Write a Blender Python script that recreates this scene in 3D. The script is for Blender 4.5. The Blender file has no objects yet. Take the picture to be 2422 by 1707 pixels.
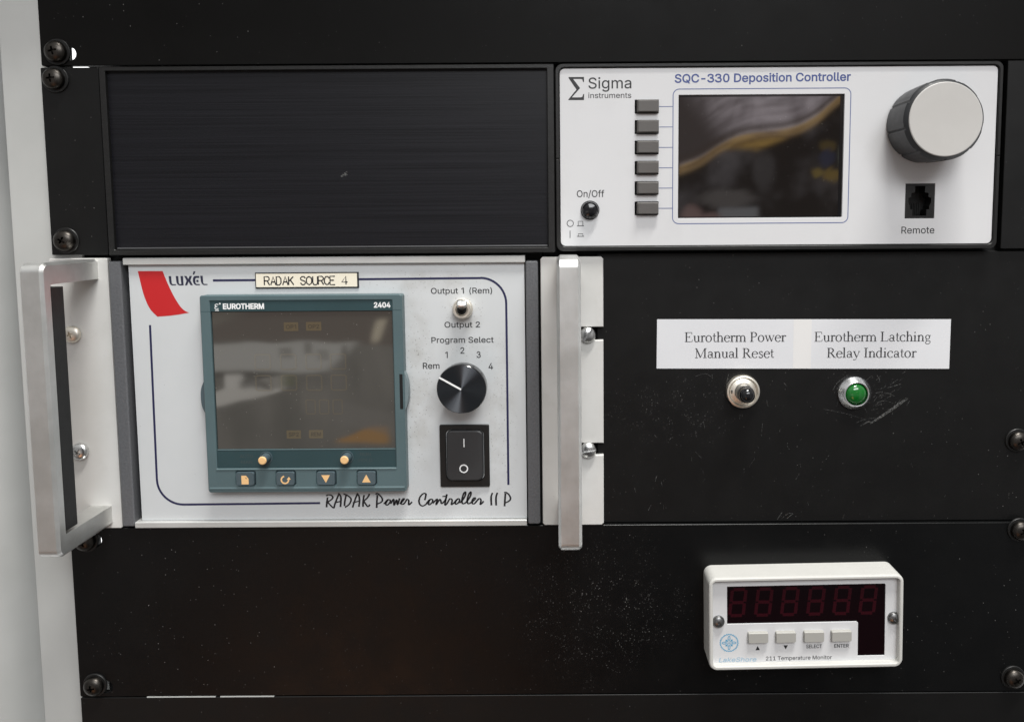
import bpy, bmesh, math, random
from mathutils import Vector, Matrix
random.seed(7)
S = bpy.context.scene
COL = S.collection
MM = 0.001
# Axes used by every builder: X to the right, Z up, h = height out of the rack face towards the viewer,
# all in millimetres; the origin is the top left corner of the 19 inch panel area.

# ------------------------------------------------------------------ camera
cam_data = bpy.data.cameras.new('camera')
cam = bpy.data.objects.new('camera', cam_data)
COL.objects.link(cam)
cam.location = (246.886*MM, -365.189*MM, -74.204*MM)
_rx, _ry, _rz = 8.36351703e-02, 7.55924784e-04, -6.60567243e-03
def _rot(rx, ry, rz):
    return Matrix.Rotation(rz, 3, 'Z') @ Matrix.Rotation(ry, 3, 'Y') @ Matrix.Rotation(rx, 3, 'X')
_R = _rot(_rx, _ry, _rz)
_r, _d, _f = _R[0], _R[1], _R[2]
_w = lambda a: Vector((a[0], a[2], -a[1]))          # (right, down, away) -> world
_right, _up, _back = _w(_r), -_w(_d), -_w(_f)
cam.rotation_euler = Matrix((_right, _up, _back)).transposed().to_euler()
cam_data.sensor_width = 36.0
cam_data.sensor_fit = 'HORIZONTAL'
cam_data.lens = 36.0*1800.0/2422.0
cam_data.shift_x = -(1337.3-1211.0)/2422.0
cam_data.shift_y = -(853.5-676.5)/2422.0
cam_data.clip_start = 0.01
cam_data.clip_end = 100.0
S.camera = cam

# ------------------------------------------------------------------ node helper
class E:
    """a node socket (or number) with arithmetic"""
    nt = None
    def __init__(s, v): s.v = v
    @staticmethod
    def op(o, *a, clamp=False):
        n = E.nt.nodes.new('ShaderNodeMath'); n.operation = o; n.use_clamp = clamp
        for i, x in enumerate(a):
            x = x.v if isinstance(x, E) else x
            if isinstance(x, (int, float)): n.inputs[i].default_value = x
            else: E.nt.links.new(x, n.inputs[i])
        return E(n.outputs[0])
    def __add__(s, o): return E.op('ADD', s, o)
    __radd__ = __add__
    def __sub__(s, o): return E.op('SUBTRACT', s, o)
    def __rsub__(s, o): return E.op('SUBTRACT', o, s)
    def __mul__(s, o): return E.op('MULTIPLY', s, o)
    __rmul__ = __mul__
    def __truediv__(s, o): return E.op('DIVIDE', s, o)
def smooth(x, a, b):
    n = E.nt.nodes.new('ShaderNodeMapRange'); n.interpolation_type = 'SMOOTHSTEP'
    E.nt.links.new(x.v, n.inputs[0])
    n.inputs[1].default_value = a; n.inputs[2].default_value = b
    n.inputs[3].default_value = 0.0; n.inputs[4].default_value = 1.0
    return E(n.outputs[0])
def band(x, a, b, s):
    return smooth(x, a-s, a+s)*(1.0-smooth(x, b-s, b+s))
def mixc(f, a, b):
    n = E.nt.nodes.new('ShaderNodeMix'); n.data_type = 'RGBA'
    for i, x in ((0, f), (6, a), (7, b)):
        if isinstance(x, E): x = x.v
        if isinstance(x, (int, float)): n.inputs[i].default_value = x
        elif isinstance(x, tuple): n.inputs[i].default_value = (x[0], x[1], x[2], 1)
        else: E.nt.links.new(x, n.inputs[i])
    return n.outputs[2]
def curve1(x, pts):
    n = E.nt.nodes.new('ShaderNodeFloatCurve'); c = n.mapping.curves[0]
    n.mapping.use_clip = False
    c.points[0].location = pts[0]; c.points[1].location = pts[-1]
    for p in pts[1:-1]: c.points.new(*p)
    n.mapping.update()
    E.nt.links.new(x.v, n.inputs[1])
    return E(n.outputs[0])
def noise(vec, scale, detail=2.0, rough=0.5, dist=0.0):
    n = E.nt.nodes.new('ShaderNodeTexNoise')
    n.inputs['Scale'].default_value = scale; n.inputs['Detail'].default_value = detail
    n.inputs['Roughness'].default_value = rough; n.inputs['Distortion'].default_value = dist
    if vec is not None: E.nt.links.new(vec, n.inputs['Vector'])
    return E(n.outputs[0])
def mapping(vec, scale=(1, 1, 1), loc=(0, 0, 0)):
    n = E.nt.nodes.new('ShaderNodeMapping'); n.inputs['Scale'].default_value = scale
    n.inputs['Location'].default_value = loc
    E.nt.links.new(vec, n.inputs[0]); return n.outputs[0]
def xyz(vec):
    n = E.nt.nodes.new('ShaderNodeSeparateXYZ'); E.nt.links.new(vec, n.inputs[0])
    return [E(o) for o in n.outputs]

# ------------------------------------------------------------------ world: the laboratory round the rack, as light
W = bpy.data.worlds.new('World'); S.world = W; W.use_nodes = True
E.nt = W.node_tree
for n in list(W.node_tree.nodes): W.node_tree.nodes.remove(n)
_out = W.node_tree.nodes.new('ShaderNodeOutputWorld')
_bg = W.node_tree.nodes.new('ShaderNodeBackground')
_tc = W.node_tree.nodes.new('ShaderNodeTexCoord')
_dir = _tc.outputs['Generated']
dx, dy, dz = xyz(_dir)
front = smooth(dy*-1.0, -0.02, 0.06)
den = E.op('MAXIMUM', dy*-1.0, 0.05)
u = dx/den; v = dz/den
wn = noise(_dir, 5.0, 3.0, 0.55)
# general room: pale ceiling, mid grey walls, darker floor
c = mixc(smooth(dz, -0.75, -0.15), (0.14, 0.135, 0.13), (0.52, 0.52, 0.52))
c = mixc(smooth(dz, 0.2, 0.75), c, (0.72, 0.72, 0.71))
c = mixc(smooth(E.op('ABSOLUTE', dx), 0.55, 0.9)*(1.0-smooth(dz, 0.1, 0.5)), c, (0.24, 0.235, 0.23))
# what stands across the room, straight ahead of the rack
near = band(u, -0.75, 0.62, 0.12)*band(v, -1.3, 0.34, 0.08)
c = mixc(near, c, mixc(smooth(v, -0.54, -0.32), (0.05, 0.05, 0.05), mixc(smooth(wn, 0.35, 0.65), (0.24, 0.235, 0.24), (0.40, 0.395, 0.41))))
# clear wrapping film with a yellow hose in it
a = (u-0.147)/0.217; b = (0.164-v)/0.161
box = band(a, -0.12, 1.12, 0.05)*band(b, -0.15, 1.15, 0.06)
fn = noise(mapping(_dir, (22, 22, 9)), 1.0, 4.0, 0.6, 1.2)
dark = mixc(smooth(noise(_dir, 16.0, 3.0), 0.42, 0.72), (0.06, 0.045, 0.04), (0.45, 0.41, 0.43))
mid = curve1(a*1.0, [(0.0, 0.60), (0.12, 0.54), (0.25, 0.43), (0.4, 0.345), (0.52, 0.32), (0.65, 0.30), (0.78, 0.23), (0.9, 0.10), (1.0, -0.02)])
off0 = b-mid
_cx = W.node_tree.nodes.new('ShaderNodeCombineXYZ')
W.node_tree.links.new((a*2.6).v, _cx.inputs[0]); W.node_tree.links.new((off0*13.0).v, _cx.inputs[1])
sn = noise(_cx.outputs[0], 1.6, 3.0, 0.6, 0.4)          # streaks that run along the hose
off = off0+(fn-0.5)*0.008+(sn-0.5)*0.018
film = mixc(smooth(fn*0.5+sn*0.5, 0.34, 0.64), (0.75, 0.63, 0.66), (2.1, 1.85, 1.95))
scene_c = mixc(smooth(off, -0.02, 0.07), film, dark)
scene_c = mixc(smooth(a*-1.0+b*0.5, -0.30, 0.05)*smooth(off*-1.0, -0.05, 0.1), scene_c, (0.30, 0.24, 0.23))
hump = 0.045+0.085*E.op('MAXIMUM', 0.0, 1.0-E.op('ABSOLUTE', (a-0.47)*5.0))
gold = smooth(off, -0.035, 0.0)*(1.0-smooth(off-hump, -0.035, 0.035))
scene_c = mixc(gold*0.8, scene_c, mixc(smooth(sn, 0.33, 0.66), (0.85, 0.48, 0.14), (2.2, 1.35, 0.36)))
edge = smooth(off, -0.11, -0.055)*(1.0-smooth(off, -0.055, -0.015))
scene_c = mixc(edge*0.7, scene_c, (0.16, 0.10, 0.07))
_bx = (fn-0.5)*0.09; _by = (sn-0.5)*0.10
blob = lambda x, y, rx, ry: 1.0-smooth(E.op('POWER', (a+_bx-x)/rx, 2.0)+E.op('POWER', (b+_by-y)/ry, 2.0), 0.25, 1.7)
scene_c = mixc(blob(0.84, 0.645, 0.035, 0.04)*0.8, scene_c, (0.95, 0.66, 0.17))
scene_c = mixc(blob(0.925, 0.67, 0.055, 0.055)*0.8, scene_c, (0.95, 0.62, 0.15))
scene_c = mixc(blob(0.89, 0.43, 0.05, 0.045)*0.6, scene_c, (0.62, 0.42, 0.12))
scene_c = mixc(blob(0.89, 0.53, 0.05, 0.07)*0.7, scene_c, (0.16, 0.18, 0.34))
scene_c = mixc(blob(0.985, 0.5, 0.02, 0.10)*0.7, scene_c, (0.75, 0.82, 0.68))
scene_c = mixc(blob(0.52, 0.62, 0.07, 0.16)*0.5, scene_c, (0.40, 0.37, 0.38))
scene_c = mixc(blob(0.30, 0.84, 0.17, 0.07)*0.6, scene_c, (0.66, 0.60, 0.58))
scene_c = mixc(band(a+_bx*0.4, 0.24, 0.485, 0.02)*band(b, 0.91, 1.3, 0.02)*0.7, scene_c, (1.05, 1.05, 1.1))
scene_c = mixc(blob(0.08, 0.97, 0.07, 0.09)*0.85, scene_c, (0.95, 0.62, 0.58))
scene_c = mixc(blob(0.19, 0.99, 0.075, 0.055)*0.85, scene_c, (0.85, 0.55, 0.52))
_mul = W.node_tree.nodes.new('ShaderNodeVectorMath'); _mul.operation = 'SCALE'; _mul.inputs['Scale'].default_value = 1.05
W.node_tree.links.new(scene_c, _mul.inputs[0])
c = mixc(box, c, E(_mul.outputs[0]))
# wall cupboards, a bench and its top
a = (u+0.468)/0.24; b = (-0.114-v)/0.187
box = band(a, -0.25, 1.2, 0.08)*band(b, -0.25, 1.25, 0.08)
s2 = mixc(smooth(noise(mapping(_dir, (16, 16, 5)), 1.0, 3.0), 0.32, 0.68), (0.56, 0.54, 0.50), (1.0, 0.93, 0.85))
s2 = mixc(band(b-0.04*a, -0.4, 0.205, 0.015), s2, (0.63, 0.51, 0.45))
s2 = mixc(smooth(a*-0.5-b, -0.13, -0.05)*0.8, s2, (0.93, 0.83, 0.70))
s2 = mixc((1.0-smooth(a+b*0.9, 0.95, 1.05))*band(b, 0.225, 0.43, 0.012), s2, (2.25, 2.18, 2.04))
s2 = mixc((1.0-smooth(a, 0.3, 0.42))*band(b, 0.44, 0.475, 0.012)*0.9, s2, (0.33, 0.30, 0.29))
s2 = mixc(band(a, 0.05, 0.15, 0.012)*band(b, 0.455, 0.62, 0.02), s2, (3.15, 3.00, 2.78))
s2 = mixc(band(b+a*0.36, 0.585, 0.70, 0.012)*(1.0-smooth(a, 0.33, 0.42)), s2, (3.00, 2.85, 2.62))
s2 = mixc(band(a, 0.14, 0.30, 0.02)*band(b, 0.5, 0.56, 0.02)*0.8, s2, (0.52, 0.49, 0.48))
s2 = mixc(band(a, 0.47, 0.62, 0.02)*band(b, 0.54, 0.75, 0.08)*0.5, s2, (1.27, 1.17, 1.05))
_t = b-0.965+smooth(a, 0.60, 0.90)*0.115
s2 = mixc(smooth(_t, -0.02, 0.012)*(1.0-smooth(b, 0.955, 0.985))*band(a, 0.66, 0.96, 0.03)*0.85, s2, (2.25, 1.08, 0.21))
s2 = mixc(band(a+b*0.25, 0.935, 0.985, 0.02)*band(b, 0.06, 0.22, 0.03)*0.85, s2, (3.45, 3.00, 2.25))
for _x, _z, _w, _k in ((0.40, 0.30, 0.030, 0.5), (0.52, 0.27, 0.020, 0.6), (0.60, 0.31, 0.035, 0.4), (0.72, 0.28, 0.018, 0.6), (0.27, 0.52, 0.05, 0.45), (0.33, 0.50, 0.03, 0.5)):
    s2 = mixc(band(a, _x-_w, _x+_w, 0.012)*band(b, _z-0.035, _z+0.04, 0.012)*_k, s2, (0.50, 0.44, 0.38))
s2 = mixc(band(a, 0.36, 0.44, 0.02)*band(b, 0.45, 0.53, 0.02)*0.5, s2, (0.55, 0.62, 0.20))
s2 = mixc(band(b-a*0.32, 0.44, 0.60, 0.02)*smooth(a, 0.55, 0.75)*0.5, s2, (1.05, 0.98, 0.92))
c = mixc(box, c, s2)
# warm wood towards the floor
wood = band(u, -0.44, -0.15, 0.10)*band(v, -1.0, -0.52, 0.06)
c = mixc(wood, c, (2.4, 1.15, 0.58))
# bright room at the back of the open rack
c = mixc(front, (2.2, 2.2, 2.2), c)
W.node_tree.links.new(c, _bg.inputs[0])
_bg.inputs[1].default_value = 0.80
W.node_tree.links.new(_bg.outputs[0], _out.inputs[0])

# ------------------------------------------------------------------ lamps: ceiling fittings of the room
def lamp(name, loc, target, sx, sy, power, col):
    d = bpy.data.lights.new(name, 'AREA'); d.shape = 'RECTANGLE'; d.size = sx; d.size_y = sy
    d.energy = power; d.color = col
    o = bpy.data.objects.new(name, d); COL.objects.link(o)
    o.location = loc
    o.rotation_euler = (Vector(target)-Vector(loc)).to_track_quat('-Z', 'Y').to_euler()
    return o
lamp('ceiling_lamp', (0.58, -0.50, 1.60), (0.26, 0, -0.14), 0.78, 0.10, 42.0, (1.0, 0.985, 0.95))
lamp('room_lamp', (0.62, -1.55, 0.95), (0.24, 0, -0.14), 1.2, 0.6, 24.0, (0.97, 0.985, 1.0))

# ------------------------------------------------------------------ exposure
S.view_settings.view_transform = 'Standard'
S.view_settings.look = 'None'
S.view_settings.exposure = 0.0
S.view_settings.gamma = 1.0
S.view_settings.use_curve_mapping = False
S.render.engine = 'CYCLES'
S.cycles.use_denoising = True
S.cycles.max_bounces = 8
S.cycles.sample_clamp_indirect = 6.0

# ------------------------------------------------------------------ materials
def mat(name, base, rough=0.5, metal=0.0, spec=None, ior=None, coat=0.0, build=None, alpha=None, trans=0.0):
    m = bpy.data.materials.new(name); m.use_nodes = True
    nt = m.node_tree; p = nt.nodes['Principled BSDF']
    p.inputs['Base Color'].default_value = (*base, 1)
    p.inputs['Roughness'].default_value = rough
    p.inputs['Metallic'].default_value = metal
    if spec is not None: p.inputs['Specular IOR Level'].default_value = spec
    if ior is not None: p.inputs['IOR'].default_value = ior
    if coat: p.inputs['Coat Weight'].default_value = coat; p.inputs['Coat Roughness'].default_value = 0.08
    if trans: p.inputs['Transmission Weight'].default_value = trans
    E.nt = nt
    if build:
        tc = nt.nodes.new('ShaderNodeTexCoord')
        build(nt, p, tc.outputs['Object'])
    return m
def bump(nt, p, height, dist, strength=1.0):
    n = nt.nodes.new('ShaderNodeBump'); n.inputs['Distance'].default_value = dist
    n.inputs['Strength'].default_value = strength
    nt.links.new(height.v, n.inputs['Height']); nt.links.new(n.outputs[0], p.inputs['Normal'])
def setc(nt, p, sock): nt.links.new(sock, p.inputs['Base Color'])
def setr(nt, p, e): nt.links.new(e.v, p.inputs['Roughness'])
def specks(vec, cell, size, density):
    """sharp dust grains: one grain per cell, most cells empty"""
    n = E.nt.nodes.new('ShaderNodeTexVoronoi'); n.inputs['Scale'].default_value = cell
    E.nt.links.new(vec, n.inputs['Vector'])
    s = E.nt.nodes.new('ShaderNodeSeparateColor'); E.nt.links.new(n.outputs['Color'], s.inputs[0])
    keep = E.op('LESS_THAN', E(s.outputs[0]), density)
    r = E(s.outputs[1])*size+size*0.25
    return (1.0-smooth(E(n.outputs['Distance'])/r, 0.6, 1.0))*keep*(E(s.outputs[2])*0.8+0.2)

def black_panel(patch=None, dust=0.10, brown=0.0, sp=0.27, pk=1.0, rg=0.40):
    def f(nt, p, vec):
        w = noise(vec, 9.0, 3.0)
        base = mixc(smooth(w, 0.3, 0.7), (0.0025+brown, 0.0025+brown*.8, 0.0025+brown*.6), (0.0040+brown, 0.0040+brown*.8, 0.0040+brown*.6))
        d = specks(vec, 520.0, 0.12, dust)
        d = E.op('MAXIMUM', d, specks(mapping(vec, (1, 1, 1), (.3, .1, .2)), 1100.0, 0.26, dust*0.9)*0.6)
        k = smooth(noise(vec, 14.0, 3.0), 0.35, 0.7)*0.6+0.15
        if patch:
            x, y, z = xyz(vec)
            q = E.op('SQRT', E.op('POWER', (x-patch[0])/patch[2], 2.0)+E.op('POWER', (z-patch[1])/patch[3], 2.0))
            in_ = 1.0-smooth(q+(noise(vec, 40.0, 3.0)-0.5)*1.4, 0.35, 1.15)
            fine = specks(vec, 1500.0, 0.40, 0.26)
            fib = noise(mapping(vec, (1500, 200, 620)), 1.0, 2.0, 0.6, 1.0)
            fine = E.op('MAXIMUM', fine*0.8, smooth(fib, 0.64, 0.74)*0.5)
            d = E.op('MAXIMUM', d*k, fine*in_*smooth(noise(vec, 120.0, 2.0), 0.38, 0.62)*pk)
        else:
            d = d*k
        setc(nt, p, mixc(d*0.75, base, (0.42, 0.41, 0.39)))
        p.inputs['Specular IOR Level'].default_value = sp
        setr(nt, p, smooth(noise(vec, 60.0, 4.0, 0.6), 0.2, 0.8)*0.10+rg)
        bump(nt, p, noise(vec, 2600.0, 2.0), 0.00006, 0.5)
    return f
M = {}
M['top_black'] = mat('black_panel_paint_brownish', (0.01,)*3, 0.45, build=black_panel(None, 0.025, 0.0014, 0.09))
M['low_black'] = mat('black_panel_paint_dusty', (0.01,)*3, 0.45, build=black_panel((0.021, 0.043, 0.045, 0.040), 0.055, -0.0008, 0.22, 0.5, 0.28))
M['worn_black'] = mat('black_panel_paint_worn', (0.01,)*3, 0.45, build=black_panel((-0.074, 0.058, 0.040, 0.018), 0.045, 0.0004, 0.27, 0.35))
M['black_paint'] = mat('black_satin_paint', (0.01,)*3, 0.45, build=black_panel(None, 0.03, 0.0002))
def brushed(nt, p, vec):
    b1 = noise(mapping(vec, (9, 200, 3400)), 1.0, 3.0, 0.65)
    b2 = noise(mapping(vec, (3, 50, 420)), 1.0, 3.0, 0.6)
    m_ = smooth(b1*0.8+b2*0.2, 0.30, 0.72)
    setc(nt, p, mixc(m_, (0.0022, 0.0022, 0.0034), (0.0066, 0.0066, 0.0096)))
    setr(nt, p, m_*0.12+0.36)
    bump(nt, p, b1, 0.00004, 0.6)
M['brushed_black'] = mat('black_brushed_aluminium', (0.012,)*3, 0.42, spec=0.28, build=brushed)
def blackplastic(nt, p, vec):
    setr(nt, p, noise(vec, 300.0, 3.0)*0.2+0.32)
    bump(nt, p, noise(vec, 1800.0, 2.0), 0.00008, 0.6)
M['black_plastic'] = mat('black_plastic', (0.008, 0.0078, 0.0076), 0.42, spec=0.4, build=blackplastic)
M['black_gloss'] = mat('black_gloss_plastic', (0.006, 0.006, 0.007), 0.12)
M['void'] = mat('dark_interior', (0.004,)*3, 0.9)
M['rocker'] = mat('charcoal_plastic', (0.026, 0.026, 0.027), 0.45, build=blackplastic)
M['bead'] = mat('lit_edge_grey', (0.06, 0.06, 0.062), 0.4)  # lighter grey put in for light catching the black sill
M['rubber'] = mat('dark_grey_rubber', (0.022, 0.023, 0.025), 0.62, build=blackplastic)
M['key_grey'] = mat('grey_keycap', (0.085, 0.078, 0.073), 0.42, build=blackplastic)
def paintgrime(c0, c1, grime=0.0, sc=30.0, speck=0.0):
    def f(nt, p, vec):
        n1 = noise(vec, sc, 4.0, 0.6)
        base = mixc(smooth(n1, 0.3, 0.7), c0, c1)
        if speck:
            d = specks(vec, 1200.0, 0.26, speck)*smooth(noise(vec, 28.0, 2.0), 0.45, 0.68)
            base = mixc(d*0.7, base, (0.10, 0.085, 0.07))
        if grime:
            g = smooth(noise(vec, 55.0, 5.0, 0.65), 0.52, 0.78)*grime
            base = mixc(g, base, (0.22, 0.20, 0.17))
        setc(nt, p, base)
        setr(nt, p, noise(vec, 90.0, 3.0)*0.2+0.36)
        bump(nt, p, noise(vec, 1500.0, 2.0), 0.00004, 0.35)
    return f
M['rack_grey'] = mat('rack_post_paint', (0.58, 0.585, 0.57), 0.5, build=paintgrime((0.43, 0.435, 0.42), (0.48, 0.485, 0.47), 0.06, 12.0))
M['ear_white'] = mat('off_white_ear_paint', (0.68, 0.66, 0.63), 0.45, build=paintgrime((0.545, 0.535, 0.51), (0.60, 0.59, 0.57), 0.16, 26.0, 0.22))
M['face_white'] = mat('white_faceplate', (0.8, 0.8, 0.8), 0.4, build=paintgrime((0.585, 0.585, 0.592), (0.605, 0.605, 0.612), 0.05, 15.0, 0.05))
def luxface(nt, p, vec):
    x, y, z = xyz(vec)
    n1 = noise(vec, 22.0, 4.0, 0.6)
    base = mixc(smooth(n1, 0.3, 0.7), (0.545, 0.563, 0.57), (0.572, 0.588, 0.596))
    # finger dirt: beside the meter, round the toggle, over the knob and by the right edge
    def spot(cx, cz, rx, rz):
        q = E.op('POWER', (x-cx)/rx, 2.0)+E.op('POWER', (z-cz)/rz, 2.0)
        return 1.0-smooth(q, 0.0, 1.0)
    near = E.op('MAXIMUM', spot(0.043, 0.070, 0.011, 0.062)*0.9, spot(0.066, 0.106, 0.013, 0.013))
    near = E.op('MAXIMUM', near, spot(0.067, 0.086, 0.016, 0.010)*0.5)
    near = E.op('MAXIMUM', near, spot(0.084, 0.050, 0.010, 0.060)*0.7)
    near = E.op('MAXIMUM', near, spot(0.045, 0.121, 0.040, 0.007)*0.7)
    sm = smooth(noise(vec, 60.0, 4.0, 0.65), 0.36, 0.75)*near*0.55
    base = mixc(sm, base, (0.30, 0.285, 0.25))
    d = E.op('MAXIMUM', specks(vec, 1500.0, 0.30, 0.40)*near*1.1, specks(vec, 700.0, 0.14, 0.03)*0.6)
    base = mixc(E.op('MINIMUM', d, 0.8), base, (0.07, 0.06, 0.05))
    setc(nt, p, base)
    setr(nt, p, noise(vec, 80.0, 3.0)*0.2+0.34)
    bump(nt, p, noise(vec, 1800.0, 2.0), 0.00003, 0.4)
M['lux_face'] = mat('pale_blue_grey_faceplate', (0.58, 0.6, 0.61), 0.45, build=luxface)
M['alu_rail'] = mat('matt_silver_extrusion', (0.50, 0.50, 0.48), 0.42, 0.35, build=paintgrime((0.50, 0.50, 0.485), (0.56, 0.56, 0.545), 0.05, 30.0))
def hammered(nt, p, vec):
    n = noise(vec, 1000.0, 3.0, 0.55)
    setc(nt, p, mixc(smooth(n, 0.3, 0.7), (0.094, 0.096, 0.102), (0.116, 0.118, 0.125)))
    setr(nt, p, n*0.25+0.3)
    bump(nt, p, n, 0.00025, 0.7)
M['hammer'] = mat('dark_grey_hammered_paint', (0.11, 0.11, 0.118), 0.42, build=hammered)
def brushed_metal(nt, p, vec):
    b1 = noise(mapping(vec, (2200, 2200, 60)), 1.0, 3.0, 0.6)
    b2 = noise(vec, 60.0, 4.0, 0.6)
    setc(nt, p, mixc(smooth(b2, 0.3, 0.7), (0.63, 0.63, 0.61), (0.73, 0.73, 0.715)))
    setr(nt, p, b1*0.14+b2*0.12+0.33)
    d_ = specks(mapping(vec, (1, 1, 0.25)), 260.0, 0.10, 0.12)
    bump(nt, p, b1-d_*1.5, 0.00005, 0.7)
M['handle'] = mat('brushed_aluminium', (0.6, 0.59, 0.57), 0.38, 1.0, build=brushed_metal)
M['nickel'] = mat('nickel_plate', (0.86, 0.81, 0.72), 0.4, 1.0, build=lambda nt, p, v: setr(nt, p, noise(v, 400.0, 3.0)*0.2+0.34))
M['zinc'] = mat('zinc_plate', (0.66, 0.66, 0.65), 0.26, 1.0, build=lambda nt, p, v: setr(nt, p, noise(v, 500.0, 3.0)*0.3+0.14))
M['chrome'] = mat('chrome', (0.86, 0.87, 0.88), 0.24, 1.0)
M['black_steel'] = mat('blackened_steel', (0.055, 0.05, 0.045), 0.34, 1.0, build=lambda nt, p, v: setr(nt, p, noise(v, 500.0, 3.0)*0.25+0.24))
M['steel'] = mat('dark_grey_steel', (0.22, 0.22, 0.22), 0.3, 1.0)
def teal(c):
    def f(nt, p, vec):
        n = noise(vec, 1400.0, 2.0)
        setc(nt, p, mixc(smooth(noise(vec, 40.0, 3.0), 0.3, 0.7), c, tuple(k*1.12 for k in c)))
        setr(nt, p, n*0.2+0.34); bump(nt, p, n, 0.00007, 0.5)
    return f
M['teal'] = mat('teal_grey_plastic', (0.06, 0.115, 0.13), 0.42, build=teal((0.072, 0.113, 0.122)))
M['teal_dark'] = mat('dark_teal_plastic', (0.02, 0.05, 0.055), 0.4, build=teal((0.018, 0.046, 0.052)))
M['latch_grey'] = mat('grey_teal_latch', (0.16, 0.20, 0.21), 0.3, build=teal((0.15, 0.19, 0.20)))
M['teal_key'] = mat('slate_teal_key', (0.05, 0.075, 0.088), 0.42, build=teal((0.058, 0.084, 0.096)))
def crease(nt, p, vec):
    n = noise(vec, 300.0, 4.0, 0.65)
    d = specks(vec, 760.0, 0.15, 0.18)
    setc(nt, p, mixc(d*0.6, (0.008, 0.007, 0.0065), (0.4, 0.38, 0.35)))
    setr(nt, p, d*0.3+0.03)
    bump(nt, p, noise(vec, 12.0, 0.5, 0.5), 0.0007, 0.3)
M['lcd'] = mat('dark_lcd_glass', (0.008, 0.007, 0.0065), 0.05, ior=1.95, build=crease)
def window(nt, p, vec):
    d = specks(vec, 700.0, 0.14, 0.16)
    setc(nt, p, mixc(d*0.6, (0.033, 0.0305, 0.026), (0.4, 0.38, 0.35)))
    setr(nt, p, d*0.3+0.035)
    bump(nt, p, noise(vec, 22.0, 2.0, 0.5), 0.0004, 0.2)
M['window'] = mat('smoked_window', (0.04, 0.035, 0.03), 0.07, ior=1.75, build=window)
M['window_tint'] = mat('annunciator_tint', (0.078, 0.060, 0.032), 0.05, ior=1.72)
M['window_tint2'] = mat('annunciator_faint', (0.054, 0.044, 0.029), 0.05, ior=1.74)
M['window_ink'] = mat('annunciator_ink', (0.034, 0.027, 0.017), 0.05, ior=1.72)
M['led_window'] = mat('led_window', (0.0045, 0.0010, 0.0018), 0.12, ior=1.45)
M['led_seg'] = mat('unlit_red_segment', (0.024, 0.0016, 0.0042), 0.2, ior=1.45)
M['amber'] = mat('light_orange_print', (0.80, 0.50, 0.23), 0.5)
M['ink'] = mat('dark_grey_ink', (0.014, 0.014, 0.016), 0.5)
M['ink_black'] = mat('black_ink', (0.008, 0.009, 0.012), 0.5)
M['ink_faint'] = mat('faded_ink', (0.040, 0.060, 0.062), 0.5)
M['ink_grey'] = mat('grey_ink', (0.035, 0.035, 0.038), 0.55)
M['ink_blue'] = mat('blue_ink', (0.045, 0.070, 0.22), 0.5)
M['ink_line'] = mat('slate_blue_line', (0.10, 0.13, 0.27), 0.5)
M['ink_navy'] = mat('navy_ink', (0.012, 0.013, 0.060), 0.5)
M['ink_luxel'] = mat('dark_navy_logo', (0.018, 0.019, 0.045), 0.5)
M['red'] = mat('red_print', (0.50, 0.013, 0.016), 0.45)
M['print_white'] = mat('white_print', (0.82, 0.82, 0.82), 0.5)
M['sky_ink'] = mat('light_blue_print', (0.05, 0.30, 0.50), 0.5)
M['pale_ink'] = mat('pale_blue_print', (0.27, 0.42, 0.54), 0.5)
M['cream'] = mat('cream_label', (0.80, 0.745, 0.61), 0.45)
M['paper'] = mat('white_paper', (0.75, 0.75, 0.76), 0.6, build=paintgrime((0.62, 0.625, 0.645), (0.65, 0.655, 0.672), 0.0, 20.0))
M['paper_seam'] = mat('cream_paper', (0.675, 0.665, 0.655), 0.6)
M['cap_grey'] = mat('warm_grey_cap', (0.50, 0.48, 0.45), 0.5, build=paintgrime((0.425, 0.413, 0.395), (0.45, 0.438, 0.42), 0.0, 40.0))
M['case_cream'] = mat('cream_white_case', (0.78, 0.765, 0.725), 0.4, build=paintgrime((0.51, 0.502, 0.475), (0.53, 0.522, 0.495), 0.0, 40.0))
M['btn_putty'] = mat('putty_button', (0.36, 0.352, 0.325), 0.45)
M['green'] = mat('green_lens', (0.003, 0.115, 0.012), 0.12, ior=1.5, coat=0.6)
def scratch(nt, p, vec):
    a = noise(mapping(vec, (900, 900, 900)), 1.0, 3.0, 0.7)
    p.inputs['Base Color'].default_value = (0.16, 0.16, 0.155, 1)
    nt.links.new((smooth(a, 0.36, 0.68)*0.75).v, p.inputs['Alpha'])
M['scratch'] = mat('scratched_paint', (0.16, 0.16, 0.155), 0.6, build=scratch)
def spun(nt, p, vec):
    t = nt.nodes.new('ShaderNodeTangent'); t.direction_type = 'RADIAL'; t.axis = 'Y'
    nt.links.new(t.outputs[0], p.inputs['Tangent'])
    p.inputs['Anisotropic'].default_value = 1.0; p.inputs['Anisotropic Rotation'].default_value = 0.25
    p.inputs['Roughness'].default_value = 0.36
M['spun_black'] = mat('black_spun_aluminium', (0.068, 0.076, 0.086), 0.3, 1.0, build=spun)

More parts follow.
